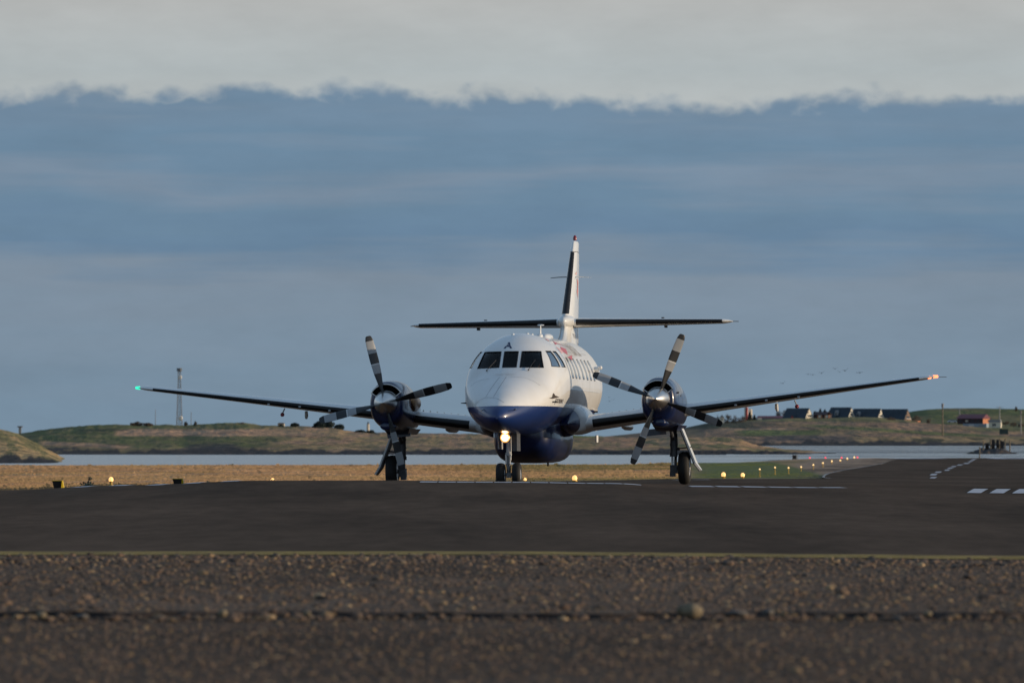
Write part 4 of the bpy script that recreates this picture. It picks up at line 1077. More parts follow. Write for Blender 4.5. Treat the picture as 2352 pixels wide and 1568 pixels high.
# ------------------------------------------------------------ standing dry grass of the field
def blades_mat():
    m, nt, p = new_mat("grass_blades")
    g = nt.nodes.new("ShaderNodeAttribute"); g.attribute_name = "patch"
    nt.links.new(g.outputs["Color"], p.inputs["Base Color"]); p.inputs["Roughness"].default_value = .9; p.inputs["Specular IOR Level"].default_value = .1
    t = nt.nodes.new("ShaderNodeBsdfTranslucent"); nt.links.new(g.outputs["Color"], t.inputs[0])
    mx = nt.nodes.new("ShaderNodeMixShader"); mx.inputs[0].default_value = .55
    nt.links.new(p.outputs[0], mx.inputs[1]); nt.links.new(t.outputs[0], mx.inputs[2]); nt.links.new(mx.outputs[0], nt.nodes["Material Output"].inputs[0])
    return m
M['grass_blades'] = blades_mat()
def grass_stuff():
    n = 170000
    V = []; u = rng.uniform(-60, 2000, n); ld = rng.uniform(math.log(135), math.log(640), n); d = np.exp(ld)
    x = (u-CX)*d/F
    n3_ = fbm(x*.05+9, d*.02+5, 3); n1_ = fbm(x*.11, d*.035, 4)
    ok = (d > np.vectorize(dend)(u)+2) & ((u < 1560) & (d < 590) | (u >= 1560) & (u < 1905-(d-240)*.42) & (d > 235) )
    u, d, x, n3_, n1_ = u[ok], d[ok], x[ok], n3_[ok], n1_[ok]; n = len(u)
    z = gz(x, d)
    h = (.022+.035*rng.random(n))*(.5+.9*n1_)*(.6+d/600); wd = (.06+.14*rng.random(n))*(d/220)
    gm = (u > 1545+20*rng.random(n)) & (u < 1905-(d-240)*.42); h = np.where(gm, h*.35, h); h = np.where((rng.random(n) < .01) & ~gm, h*2.2, h)
    a = rng.uniform(-1.1, 1.1, n)+math.pi/2*(rng.random(n) < .6); dx, dy = np.cos(a)*wd/2, np.sin(a)*wd/2
    lean = rng.uniform(-.1, .1, (n, 2))
    base = np.stack([x, d, z-.03], -1)
    p0 = base+np.stack([-dx, -dy, 0*x], -1); p1 = base+np.stack([dx, dy, 0*x], -1)
    top = lambda f: base+np.stack([dx*f+lean[:, 0]*h, dy*f+lean[:, 1]*h, h*(.65+.7*rng.random(n))], -1)
    t0, t1, t2 = top(-.8), top(0), top(.8)
    P_ = np.stack([p0, p1, t0, t1, t2], 1).reshape(-1, 3)
    Fx = (np.array([[0, 3, 2], [0, 1, 3], [1, 4, 3]])[None]+np.arange(n)[:, None, None]*5).reshape(-1, 3)
    c = blend(TAN*1.1, TAN2*1.1, sstep(fbm(x*.5+40, d*.06, 4), .38, .62)*.8); c = blend(c, STRAW*1.05, sstep(n1_, .42, .62)*.6)
    c = blend(c, OLIVE*1.3, sstep(n3_, .44, .58)*sstep(u, 900, 1300)*.8)
    c = np.where(gm[:, None], GREEN*1.5, c); c = np.where(((u > 1640) & ~gm)[:, None], EARTH*1.6, c)
    c = 1.12*c*(.92+.16*rng.random((n, 1)))*(.74+.52*fbm(x*.35+3, d*.045+8, 4))[:, None]
    me = bpy.data.meshes.new("grass"); me.from_pydata(P_.tolist(), [], Fx.tolist()); me.materials.append(M['grass_blades'])
    ca = me.color_attributes.new("patch", 'FLOAT_COLOR', 'POINT'); ca.data.foreach_set("color", np.concatenate([np.repeat(c, 5, 0), np.ones((n*5, 1))], 1).ravel())
    link("grass", me, None, kind="stuff", label="dry tan grass covering the field between the taxiway and the water")
grass_stuff()

# ------------------------------------------------------------ sea
SEA = CZ-2.2
def water_mat():
    m, nt, p = new_mat("sea_water")
    p.inputs["Base Color"].default_value = (.045, .060, .075, 1); p.inputs["Roughness"].default_value = .12; p.inputs["IOR"].default_value = 1.33
    tc = nt.nodes.new("ShaderNodeTexCoord")
    def nz(scale, sc, det, ro=.6):
        mp = nt.nodes.new("ShaderNodeMapping"); mp.inputs["Scale"].default_value = scale; nt.links.new(tc.outputs["Object"], mp.inputs[0])
        n = nt.nodes.new("ShaderNodeTexNoise"); n.inputs["Scale"].default_value = sc; n.inputs["Detail"].default_value = det; n.inputs["Roughness"].default_value = ro; nt.links.new(mp.outputs[0], n.inputs["Vector"]); return n.outputs["Fac"]
    b = nt.nodes.new("ShaderNodeBump"); b.inputs["Distance"].default_value = .7; b.inputs["Strength"].default_value = .6
    nt.links.new(nz((1, .4, 1), .35, 4), b.inputs["Height"]); nt.links.new(b.outputs[0], p.inputs["Normal"])
    # wind-ruffled lanes reflect less of the sky than calm ones
    m2 = nt.nodes.new("ShaderNodeMapRange"); m2.inputs[1].default_value = .40; m2.inputs[2].default_value = .60; m2.inputs[3].default_value = .0; m2.inputs[4].default_value = 1
    nt.links.new(nz((.06, 1, 1), .022, 6, .7), m2.inputs[0])
    sx = nt.nodes.new("ShaderNodeSeparateXYZ"); nt.links.new(tc.outputs["Object"], sx.inputs[0])
    m3 = nt.nodes.new("ShaderNodeMapRange"); m3.inputs[1].default_value = -10; m3.inputs[2].default_value = 40; m3.inputs[3].default_value = .42; m3.inputs[4].default_value = -.20
    nt.links.new(sx.outputs["X"], m3.inputs[0])
    a = nt.nodes.new("ShaderNodeMath"); a.operation = 'MULTIPLY_ADD'; a.inputs[1].default_value = .60; nt.links.new(m2.outputs[0], a.inputs[0]); nt.links.new(m3.outputs[0], a.inputs[2]); a.use_clamp = True
    nt.links.new(a.outputs[0], p.inputs["Specular IOR Level"])
    return m
us = np.linspace(-3000, 5300, 40); ds = np.exp(np.linspace(math.log(520), math.log(30000), 40)); U, D = np.meshgrid(us, ds, indexing='ij')
grid_obj("sea", (U-CX)*D/F, D, D*0+SEA, water_mat(), kind="structure")

# ------------------------------------------------------------ hills across the water
def hill(name, cols, d0, d1, paint, mt, ustep=3., nt_=36, rough=1., gam=1., jag=1.):
    """cols: (u, shore row, skyline row)"""
    us = np.arange(cols[0][0], cols[-1][0]+.1, ustep); ys_ = np.interp(us, [c[0] for c in cols], [c[1] for c in cols]); yt = np.interp(us, [c[0] for c in cols], [c[2] for c in cols])
    tt = np.concatenate([np.linspace(0, 1, nt_)**gam, [1.03, 1.3]])
    U, T = np.meshgrid(us, tt, indexing='ij')
    D = d0+(d1-d0)*T
    n_ = fbm(U*.014+d0, T*4.6+3, 5)-.5
    Ye = ys_[:, None] + (yt-ys_)[:, None]*(np.clip(T, 0, 1)**.85)
    Ye = Ye + n_*8*rough*np.clip(np.sin(np.clip(T, 0, 1)*math.pi), 0, 1)**.7 + (fbm(U*.11+5, T*14+d0*.01, 4)-.5)*2.6*jag*np.clip(T, 0, 1)
    Ze = CZ-(Ye-HY)*D/F
    Ze = np.where(T > 1.01, np.minimum(Ze, Ze[:, -3:-2]) - (T-1)*(Ze[:, -3:-2]-SEA+1)*3.2, Ze)
    Ze = np.where(T == 0, SEA-1.0, Ze)
    c = paint(U, np.clip(T, 0, 1), Ye)
    return grid_obj(name, (U-CX)*D/F, D, Ze, mt, c, kind="structure")
M['hill'] = soil("hill_grass", 1.0, 2.2, .35, stretch=.25, nvar=.4, nsc=.09)
M['hill_near'] = soil("hillock_grass", 1.0, 1.4, .6, stretch=.4, nvar=.4, nsc=.25)
M['hill_far'] = soil("far_hill_grass", 1.0, 4.0, .16, stretch=.2, nvar=.35, nsc=.05)
def shore(c, T, U, a=.10, k=0): 
    e = a+(fbm(U*.05+k, U*0+1, 4)-.5)*a*1.6
    return blend(ROCK, c, sstep(T, e*.75, e*1.25))
PINK = np.array((.43, .265, .165))
def band(v, a, b, w_): return sstep(v, a-w_, a+w_)*(1-sstep(v, b-w_, b+w_))
def paint_left(U, T, Y):
    n = fbm(U*.018, Y*.12, 4); n2 = fbm(U*.05+8, Y*.3+3, 4); wob = (n-.5)*10
    c = blend(STRAW*.80, PINK*.75, sstep(n, .42, .6)); c = blend(c, OLIVE, sstep(n2, .50, .62)*.6)
    g = band(U+wob*6, 20, 640, 60)*(1-sstep(Y+wob*.5, 1026, 1032)); c = blend(c, blend(GREEN, OLIVE, sstep(n2, .4, .6)), g*.95)
    c = blend(c, PINK, band(U+wob*3, 268, 900, 14)*band(Y+wob*.3, 985, 1001, 2)*(1-sstep(U, 560, 760)*.7))
    c = blend(c, PINK*.9, band(Y-(U-120)*.05+wob*.3, 1014, 1027, 2)*band(U, 95, 300, 15))
    c = blend(c, OLIVE*.9, band(Y-(U-150)*.03+wob*.3, 1024, 1046, 2)*band(U, 90, 320, 15)*.7)
    c = blend(c, ROCK*1.4, band(Y+wob*.5, 1027, 1038, 2)*band(U, 98, 180, 8)*sstep(n2, .42, .5))
    c = blend(c, ROCK*1.3, sstep(Y-8*np.exp(-((U-520)/90.)**2)*-1, 1030, 1035)*band(U+wob*3, 330, 560, 25)*.85)
    c = blend(c, ROCK*1.3, band(Y, 1018, 1050, 3)*band(U+wob*3, 430, 545, 18)*.8)
    c = blend(c, GREEN*1.4, band(Y+wob*.4, 996, 1004, 2)*band(U, 1200, 1390, 20))
    c = blend(c, DARKG, band(Y+wob*.4, 984, 990, 1.5)*band(U, 180, 290, 12)*.7)
    return shore(c, T, U, .13)
hill("left_headland", [(-300, 1046, 1000), (0, 1046, 1000), (50, 1046, 994), (110, 1048, 985), (200, 1048, 976.5), (260, 1048, 974), (330, 1047, 976), (390, 1046, 974.5), (420, 1045, 977), (470, 1045, 973), (530, 1044, 970), (560, 1044, 970.5), (600, 1044, 976), (650, 1044, 978), (700, 1043, 978), (770, 1043, 983), (800, 1042, 989), (850, 1042, 993), (900, 1041, 993), (1000, 1040, 995), (1100, 1039, 996), (1300, 1039, 999), (1420, 1038, 1003), (1560, 1036, 1010), (1640, 1036, 1030), (1670, 1037, 1036)], 985, 1500, paint_left, M['hill'])
def paint_hillock(U, T, Y):
    n = fbm(U*.04+30, T*6, 4)
    c = blend(STRAW*.98, OLIVE*1.15, sstep(n, .42, .6)); return shore(c, T, U, .22, 4)
hill("near_hillock", [(-400, 1071, 940), (-200, 1070, 955), (-60, 1069, 975), (0, 1067.5, 985), (40, 1067, 995), (90, 1066, 1020), (140, 1066, 1048), (172, 1066, 1063), (180, 1067, 1066.5)], 640, 800, paint_hillock, M['hill_near'], ustep=2)
def paint_point(U, T, Y):
    n = fbm(U*.03+60, T*5+7, 4)
    c = blend(TAN2*1.0, STRAW*.8, sstep(n, .4, .6)); c = blend(c, OLIVE*1.1, sstep(n, .52, .66)); return shore(c, T, U, .2, 9)
hill("low_point", [(900, 1041, 1025), (960, 1041, 1014), (1100, 1042, 1010), (1250, 1042, 1014), (1330, 1042, 1020), (1480, 1041, 1012), (1560, 1040, 1004), (1660, 1040, 1003), (1700, 1041, 1008), (1740, 1042, 1022), (1800, 1041, 1031), (1900, 1040, 1037), (1920, 1040, 1039)], 1060, 1350, paint_point, M['hill'])
def paint_right(U, T, Y):
    n = fbm(U*.012+5, Y*.16, 4); n2 = fbm(U*.04+3, Y*.5, 4); wob = (n-.5)*10
    c = blend(PINK*.72, EARTH*1.5, sstep(n2, .40, .62)); c = blend(c, STRAW*.7, sstep(n, .5, .62)*.5)
    c = blend(c, OLIVE*1.1, (1-sstep(Y-(U-1900)*.012*(U > 1900)+wob*.3, 966, 969)))
    c = blend(c, GREEN*1.1, band(Y-(U-1860)*.06+wob*.3, 974, 981, 1.5)*sstep(U, 1820, 1900)*.9)
    c = blend(c, PINK*1.1, band(Y+wob*.2, 983, 987, 1)*band(U, 1640, 1810, 20))
    c = blend(c, blend(GREEN*1.25, OLIVE, sstep(n2, .5, .6)*.5), band(Y+wob*.3+(U-1700)*.01, 988, 1001, 1.5)*band(U+wob*4, 1690, 1900, 25))
    c = blend(c, ROCK*2.2, band(Y-(U-1900)*.006+wob*.4, 1001, 1012, 2)*band(U+wob*3, 1745, 1960, 20)*.75)
    c = blend(c, STRAW*.85, sstep(Y+wob*.3, 1000, 1004)*sstep(U, 1930, 1990)*.8)
    c = blend(c, DARKG*.8, sstep(Y+wob*.8, 1004, 1009)*sstep(fbm(U*.02+2, Y*.05, 3), .48, .54)*sstep(U, 1980, 2050)*.85)
    c = blend(c, GREEN*1.25, band(Y+wob*.2, 979, 990, 2)*sstep(U, 2180, 2300)*.8)
    c = blend(c, DARKG, band(U, 1540, 1735, 25)*band(Y+wob*.4, 967, 985, 3)*.85)
    return shore(c, T, U, .13, 12)
hill("right_headland", [(1380, 1027, 1003), (1560, 1027, 985), (1620, 1027, 972), (1660, 1026, 968), (1740, 1026, 964), (1800, 1026, 960.5), (1900, 1025.5, 960), (1960, 1025, 957), (2020, 1025, 958.5), (2090, 1024, 966), (2140, 1024, 972), (2260, 1023.5, 981), (2330, 1023.5, 984), (2352, 1023.5, 986), (2700, 1023, 990)], 2330, 2900, paint_right, M['hill_far'], jag=.25, rough=.7)
def paint_ridge(U, T, Y):
    n = fbm(U*.012+5, T*5, 4)
    return blend(OLIVE*1.0, GREEN*.95, sstep(n, .42, .58))
hill("far_ridge", [(1980, 1000, 975), (2060, 1000, 962), (2090, 1000, 945), (2130, 1000, 940), (2170, 1000, 937.6), (2240, 1000, 937), (2352, 1000, 939.5), (2450, 1000, 941), (2700, 1000, 950)], 2950, 3900, paint_ridge, M['hill_far'], jag=.3, rough=.3)
# ------------------------------------------------------------ lights, signs and other airfield things
M['amber'] = mat("amber_lens", (1, .7, .3), .4, emit=(1, .50, .16), es=1.3)
M['amber_far'] = mat("runway_lens", (1, .8, .4), .4, emit=(1, .60, .24), es=1.35)
M['red_far'] = mat("red_end_lens", (.6, .05, .08), .4, emit=(1, .06, .10), es=1.3)
M['lamp_base'] = mat("yellow_lamp_base", (.50, .30, .03), .5)
M['yellow_sign'] = mat("yellow_sign_paint", (.60, .42, .01), .5)
M['black_sign'] = mat("black_sign_face", (.012, .012, .012), .5)
def lamp(name, u, y, d, rpx, lens, label, group, stem=True):
    """y is the row of the lens centre"""
    s = d/F; g = gpt(u, d); zc = CZ-(y-HY)*s
    r = rpx*s; hgt = max(zc-g.z, r*1.2)
    o = empty(name, g, label, "runway light", group)
    b = MB().lathe([(-.02, r*.9), (.02, r*.9), (.03, r*.45), (hgt-r, r*.45), (hgt-r*.9, r*.8), (hgt-r*.75, r*.8)], (0, 0, 0), 'z', 12); b.obj("lamp_base", ['lamp_base'], o, 40)
    MB().lathe([(hgt-r*.75, r*.72), (hgt-r*.1, r*.85), (hgt+r*.45, r*.7), (hgt+r*.85, r*.25)], (0, 0, 0), 'z', 14).obj("lens", [lens], o, 60)
    return o
G1 = "amber lamps along the near edge of the taxiway"
lamp("edge_light", 255, 1100, 134, 6.5, 'amber', "amber lamp on a short yellow post at far left, beside the green tuft", G1)
lamp("edge_light", 626, 1102, 150, 5.5, 'amber', "amber lamp at the asphalt edge under the left wing", G1)
lamp("edge_light", 1206, 1100, 190, 4, 'amber', "amber lamp peeping out beside the nose wheels", G1)
lamp("edge_light", 1320, 1098, 175, 7, 'amber', "amber lamp low over the asphalt edge below the belly pod", G1)
lamp("edge_light", 1661.7, 1089, 238, 6, 'amber', "amber lamp just right of the right main wheel, left one of the close pair", G1)
lamp("edge_light", 1706, 1090, 240, 5.5, 'amber', "amber lamp right of the right main wheel, right one of the close pair", G1)
G2 = "small yellow lamps in a row leading away beside the runway"
RL = [(1745,1077,290), (1780,1073,330), (1811,1073.6,345), (1840,1071.7,372), (1868,1067,415), (1890,1062.6,470), (1910.5,1058.6,540), (1930,1056.7,580), (1946,1052.5,640), (1962,1050.6,700)]
ORD = ["nearest and largest", "second nearest", "third nearest", "fourth nearest", "fifth nearest", "fifth farthest", "fourth farthest", "third farthest", "second farthest", "farthest"]
for (u, y, d), w_ in zip(RL, ORD): lamp("runway_light", u, y, d, 2.1, 'amber_far', f"small yellow lamp, {w_} of the row beside the runway", G2)
G3 = "red lamps in a row at the far runway end"
for (u, y), w_ in zip(((1860, 1051), (1896, 1050.7), (1933, 1050.7), (1969.5, 1050)), ("nearest the brown marker box", "second from the brown marker box", "third from the brown marker box", "last of the row, beside a yellow lamp")):
    lamp("runway_end_light", u, y, 715, 2.2, 'red_far', f"small red lamp at the runway end, {w_}", G3)
def sign(u, ytop, ybot, d, label):
    s = d/F; g = gpt(u, d); top = CZ-(ytop-HY)*s-g.z; wd = 22*s
    o = empty("marker_board", g, label, "marker board", "black boards with yellow sides at the asphalt edge")
    MB().loft([[(-wd*.36, -.12, 0), (wd*.36, -.12, 0), (wd*.36, .12, 0), (-wd*.36, .12, 0)], [(-wd*.55, -.15, top*.95), (wd*.42, -.15, top*.95), (wd*.42, .15, top*.95), (-wd*.55, .15, top*.95)]]).obj("face_panel", ['black_sign'], o, 20)
    MB().loft([[(wd*.365, -.125, 0), (wd*.66, -.1, 0), (wd*.66, .13, 0), (wd*.365, .13, 0)], [(wd*.425, -.155, top), (wd*.5, -.155, top), (wd*.5, .155, top), (wd*.425, .155, top)]]).obj("side_panel", ['yellow_sign'], o, 20)
    MB().box((-.02*wd, -.001, top*.975), (wd*1.1, .31, top*.06)).obj("top_rim", ['yellow_sign'], o, 20)
sign(133, 1103, 1118, 133.5, "black marker board with a bright yellow side, left of the green tuft")
sign(409, 1098.5, 1111, 138, "black marker board with narrow yellow side, right of the tall post lamp")
# low green plant at the asphalt edge
def leafball(b, c, r, n, s, seed, flat_=1.):
    r_ = np.random.default_rng(seed)
    for k in range(n):
        v = r_.normal(size=3); v /= np.linalg.norm(v); v = v*r_.random()**.4
        p = Vector((c[0]+v[0]*r[0], c[1]+v[1]*r[1], c[2]+v[2]*r[2]))
        a = Vector(r_.normal(size=3)).normalized(); t = a.cross(Vector(r_.normal(size=3))).normalized(); q = a.cross(t)
        z = s*(.6+.8*r_.random())
        b.add([p-t*z, p-q*z*.6, p+t*z, p+q*z*.6], [(0, 1, 2, 3)])
    return b
M['leaf_dark'] = mat("conifer_foliage", (.028, .042, .036), .9, noise=.5, nscale=.6)
M['leaf_bluegreen'] = mat("bluegreen_leaves", (.03, .055, .05), .8, noise=.4, nscale=4)
M['leaf_bare'] = mat("bare_twig_foliage", (.14, .10, .072), .9, noise=.4, nscale=.6)
M['bark'] = mat("bark", (.06, .045, .035), .9, noise=.3, nscale=5)
g = gpt(200, 134); o = empty("low_plant", g, "low blue-green plant with one upright stem at the asphalt edge, left of the post lamp", "plant")
b = MB(); s = 134/F
leafball(b, (0, 0, 6*s), (18*s, .15, 6*s), 160, .018, 3); leafball(b, (6*s, 0, 19*s), (5*s, .05, 5*s), 50, .015, 4); b.obj("leaves", ['leaf_bluegreen'], o)
MB().tube([(0, 0, 0), (2*s, 0, 10*s), (6*s, 0, 20*s)], .01, 5).obj("stem", ['bark'], o)
M['wood'] = mat("weathered_wood", (.20, .16, .11), .8, noise=.35, nscale=2)
M['wood_dark'] = mat("dark_tarred_wood", (.022, .021, .024), .85, noise=.3, nscale=1)
M['pale_wood'] = mat("pale_mast_paint", (.30, .30, .29), .7)
M['brown_box'] = mat("brown_box_paint", (.10, .055, .025), .7); M['box_white'] = mat("box_white_paint", (.55, .55, .52), .6)
g = gpt(1826, 690); s = 690/F; g.z = CZ-(1054-HY)*s
o = empty("marker_box", g, "brown upright box with a white side, left of the red lamps at the runway end", "marker box")
MB().box((-1.5*s, 0, 4.6*s), (9*s, .3, 9.4*s)).obj("box_body", ['brown_box'], o, 20); MB().box((4.6*s, .0, 5*s), (3*s, .32, 9.8*s)).obj("side_panel", ['box_white'], o, 20)
MB().box((-1.5*s, -.16, 4.6*s), (6*s, .02, 6*s)).obj("door", ['wood_dark'], o, 20)

# ------------------------------------------------------------ trees, bushes
def trunk_mesh(h, r, seed):
    r_ = random.Random(seed); b = MB().tube([(0, 0, -.6), (r*.3, 0, h*.35), (-r*.2, 0, h*.7), (0, 0, h*.95)], [r, r*.75, r*.45, r*.1], 7)
    for k in range(7):
        z = h*(.2+.1*k); a = r_.random()*6.28; L_ = h*.33*(1-k*.08)
        b.tube([(0, 0, z), (math.cos(a)*L_*.5, math.sin(a)*L_*.5, z+L_*.4), (math.cos(a)*L_, math.sin(a)*L_, z+L_*.9)], [r*.35, r*.2, r*.06], 5)
    return b
def tree(u, ybase, d, wpx, hpx, kind, label, seed, name="tree", group=None):
    s = d/F; W, H = wpx*s, (hpx+2.5)*s; p = at(u, ybase+2.5, d)
    o = empty(name, p, label, "tree" if name != "bush" else "bush", group)
    trunk_mesh(H*.9, max(H*.035, .12), seed).obj("trunk", ['bark'], o, 50)
    r_ = np.random.default_rng(seed); b = MB()
    lf = max(H*.035, .12)
    if kind == 'conifer':
        for k in range(9):
            t = k/9; leafball(b, (r_.normal()*W*.03, r_.normal()*W*.05, H*(.1+.85*t)), (W*.5*(1-t)+W*.05, W*.5*(1-t)+W*.05, H*.09), int(260*(1-t)+60), lf, seed+k)
    elif kind == 'round':
        for k in range(22):
            a = r_.random()*6.28; q = r_.random()**.6; zz = r_.random()
            leafball(b, (math.cos(a)*W*.36*q, math.sin(a)*W*.3*q, H*(.08+.74*zz*(1-.5*q))), (W*.18, W*.18, H*.20), 260, lf, seed*31+k)
    else:
        for k in range(20):
            a = r_.random()*6.28; q = r_.random()**.6; zz = r_.random()
            leafball(b, (math.cos(a)*W*.38*q, math.sin(a)*W*.3*q, H*(.06+.78*zz*(1-.4*q))), (W*.15, W*.15, H*.17), 80, lf*.75, seed*37+k)
    b.obj("crown", ['leaf_bare' if kind == 'bare' else 'leaf_dark'], o)
    return o
GT = "trees on the skyline"
DL = 1480
tree(733, 981, DL, 32, 17, 'round', "dark evergreen tree at the left end of the clump under the left wing", 1, group=GT)
tree(754, 982, DL+20, 40, 23, 'round', "tallest dark evergreen tree of the clump under the left wing", 2, group=GT)
tree(780, 984, DL+10, 30, 14, 'round', "small dark evergreen tree at the right end of the clump under the left wing", 3, group=GT)
tree(828, 994, DL, 26, 9, 'round', "low dark bush below the white tower left of the left engine", 4, "bush")
tree(852, 994, DL-5, 24, 9, 'round', "low dark bush just right of the white tower left of the left engine", 5, "bush")
tree(676, 977, DL, 22, 8, 'round', "low dark bush just right of the small tan hut under the left wing", 6, "bush")
tree(645, 979, DL+8, 16, 5, 'round', "low dark bush in front of the small tan hut under the left wing", 61, "bush")
tree(315, 975, DL, 34, 9, 'bare', "low brown bush on the hill crest left of the lattice mast", 7, "bush")
tree(340, 976, DL, 26, 8, 'bare', "low brown bush on the hill crest, the nearer one to the lattice mast's left", 71, "bush")
tree(427, 976, DL, 9, 11, 'bare', "narrow brown tree right beside the foot of the lattice mast", 8, group=GT)
tree(448, 976, DL, 9, 11, 'bare', "narrow brown tree, second to the right of the lattice mast", 9, group=GT)
tree(555, 975, DL, 22, 7, 'bare', "low brown bush on the hill crest midway between the lattice mast and the dark trees", 10, "bush")
DR = 2960
tree(1722, 964, DR-60, 17, 20, 'conifer', "dark pointed conifer below the red and white silo", 11, group=GT)
tree(1733, 965, DR-50, 14, 14, 'conifer', "shorter dark conifer just right of the pointed conifer by the silo", 12, group=GT)
for k, (u, h, w_) in enumerate(((1648, 20, 24), (1672, 21, 24), (1690, 19, 24), (1706, 18, 22))):
    tree(u, 968, DR-100, w_, h, 'bare', ("brown bare tree beside the pale house end right of the gear door", "tall brown bare tree just right of the pale house end", "brown bare tree midway between pale house end and silo", "brown bare tree left of the silo, next to it")[k], 20+k, group=GT)
tree(1788, 955, DR+60, 18, 15, 'bare', "brown bare tree behind the long maroon building, left one of two", 30, group=GT)
tree(1802, 955, DR+60, 20, 16, 'bare', "brown bare tree close to the first dark roof's left end", 31, group=GT)
for k, (u, h, w_) in enumerate(((1873, 13, 12), (1884, 17, 14), (1895, 15, 13), (1906, 13, 12))):
    tree(u, 953, DR+150, w_, h, 'conifer' if k % 2 else 'round', ("dark evergreen peeping behind the first dark roof's gable", "tallest dark evergreen behind the dark red house", "dark evergreen behind the dark red house's right half", "small dark evergreen behind the second dark roof's left end")[k], 40+k, group=GT)
tree(1960, 952, DR+60, 14, 14, 'bare', "brown bare tree standing between the second and third dark roofs", 45, group=GT)
tree(2046, 965, DR-90, 30, 11, 'bare', "low brown bush in front of the fourth dark roof, left part", 46, "bush")
tree(2105, 966, DR-30, 30, 16, 'bare', "wide brown bush right of the brown gabled house end", 47, "bush")
tree(2133, 975, DR-60, 14, 20, 'bare', "pale thin bare tree standing alone left of the tall pole", 48, group=GT)
tree(2334, 941, 3800, 8, 10, 'bare', "small solitary tree on the ridge crest at the far right", 49, group=GT)
for k, (u, y) in enumerate(((2310, 972), (2328, 975), (2345, 978))):
    tree(u, y, DR-100, 20, 7, 'bare', ("low reddish bush just right of the cream shed", "low reddish bush midway between the cream shed and the right border", "low reddish bush at the right border")[k], 50+k, "bush")
tree(1846, 965, DR-60, 1, 1, 'round', "x", 99) if False else None

# ------------------------------------------------------------ masts, poles, towers
M['mast'] = mat("galvanised_mast", (.20, .20, .21), .6)
M['dish'] = mat("pale_antenna", (.62, .60, .56), .5)
s = 1495/F; p = at(412, 977, 1495); o = empty("lattice_mast", p, "tall grey lattice mast with a platform on top, behind the left wing tip", "mast")
b = MB(); H = 131*s; W0, W1 = 13*s, 6*s
leg = lambda sx_, sy_, t: Vector((sx_*(W0+(W1-W0)*min(t*1.3, 1))/2, sy_*(W0+(W1-W0)*min(t*1.3, 1))/2, H*t))
for sx_ in (-1, 1):
    for sy_ in (-1, 1): b.tube([leg(sx_, sy_, t) for t in (0, .3, .6, .77, 1)], .055, 5)
for k in range(22):
    t0, t1 = k/22, (k+1)/22
    for f in range(4):
        cs = ((-1, -1), (1, -1), (1, 1), (-1, 1)); a, c_ = cs[f], cs[(f+1) % 4]
        b.tube([leg(*a, t0), leg(*c_, t1)], .026, 4).tube([leg(*c_, t0), leg(*a, t1)], .026, 4).tube([leg(*a, t1), leg(*c_, t1)], .026, 4)
b.obj("lattice", ['mast'], o)
b = MB().box((0, 0, H*.955), (8*s, 8*s, .2)); 
for k in range(8):
    a = k*math.pi/4; b.box((math.cos(a)*4.6*s, math.sin(a)*4.6*s, H*.98), (.25, .25, 6.5*s), Matrix.Rotation(a, 3, 'Z'))
b.tube([(4.6*s*math.cos(q), 4.6*s*math.sin(q), H*.99) for q in np.linspace(0, 6.283, 12)], .08, 4)
b.obj("platform", ['mast'], o)
MB().box((5.5*s, -1, H*.985), (2.2*s, .3, 6*s)).obj("antenna_panel", ['dish'], o); MB().lathe([(-.2, .3), (0, .45), (.1, .1)], (2*s, -1.6, H*.845), 'y', 14).obj("antenna_dish", ['dish'], o, 50); MB().lathe([(-.2, .35), (0, .5), (.1, .1)], (3.5*s, -2, H*.13), 'y', 14).obj("antenna_dish", ['dish'], o, 50)
def pole(u, ytop, ybase, d, wpx, mt, label, group="poles on the far land", capp=0, cross=False):
    s = d/F; p = at(u, ybase, d); H = (ybase-ytop)*s
    o = empty("utility_pole", p, label, "pole", group)
    MB().tube([(0, 0, -.8), (0, 0, H*.5), (0, 0, H)], [wpx/2*s, wpx/2*s*.85, wpx/2*s*.6], 8).obj("shaft", [mt], o, 60)
    if capp: MB().lathe([(H*.86, wpx*.4*s), (H*.88, wpx*.75*s), (H*.99, wpx*.75*s), (H, wpx*.3*s)], (0, 0, 0), 'z', 10).obj("lamp_head", ['mast'], o, 40)
    if cross: MB().box((0, 0, H*.93), (wpx*6*s, .15, .15)).obj("crossarm", [mt], o)
pole(2165, 926, 995, 2500, 3.6, 'wood', "tallest pole at right, standing alone left of the maroon-roofed house", capp=1)
pole(2204, 938, 968, 3000, 2.6, 'pale_wood', "thin pale pole behind the parked cars", cross=True)
pole(2296, 933, 966, 3000, 2.8, 'pale_wood', "thin pale pole rising behind the cream shed", cross=True)
pole(2345, 943, 999, 2700, 2.8, 'pale_wood', "thin pale pole near the right border", capp=1)
pole(357, 940, 978, 1510, 1.6, 'mast', "faint thin mast left of the lattice mast", "faint masts on the hill crest")
pole(439, 945, 977, 1510, 1.6, 'mast', "faint thin mast right of the lattice mast", "faint masts on the hill crest")
p = at(46, 992, 1600); s = 1600/F; o = empty("water_tower", p, "tiny table-topped tower on the far skyline at far left", "tower")
MB().box((0, 0, 5*s), (6*s, 6*s, 12*s)).obj("shaft", ['pale_wood'], o); MB().box((0, 0, 12.5*s), (12*s, 12*s, 3*s)).obj("tank", ['mast'], o)
MB().box((0, 0, 0), (.5, .5, 8*s)).obj("footing", ['pale_wood'], o)
M['cream'] = mat("cream_wall", (.72, .66, .54), .7, noise=.1, nscale=.5); M['bright_cream'] = mat("bright_cream_wall", (.62, .55, .44), .7)
M['silo_red'] = mat("red_stripe", (.32, .045, .05), .6); M['roof_dark'] = mat("dark_blue_roof", (.018, .032, .048), .6, noise=.25, nscale=.4)
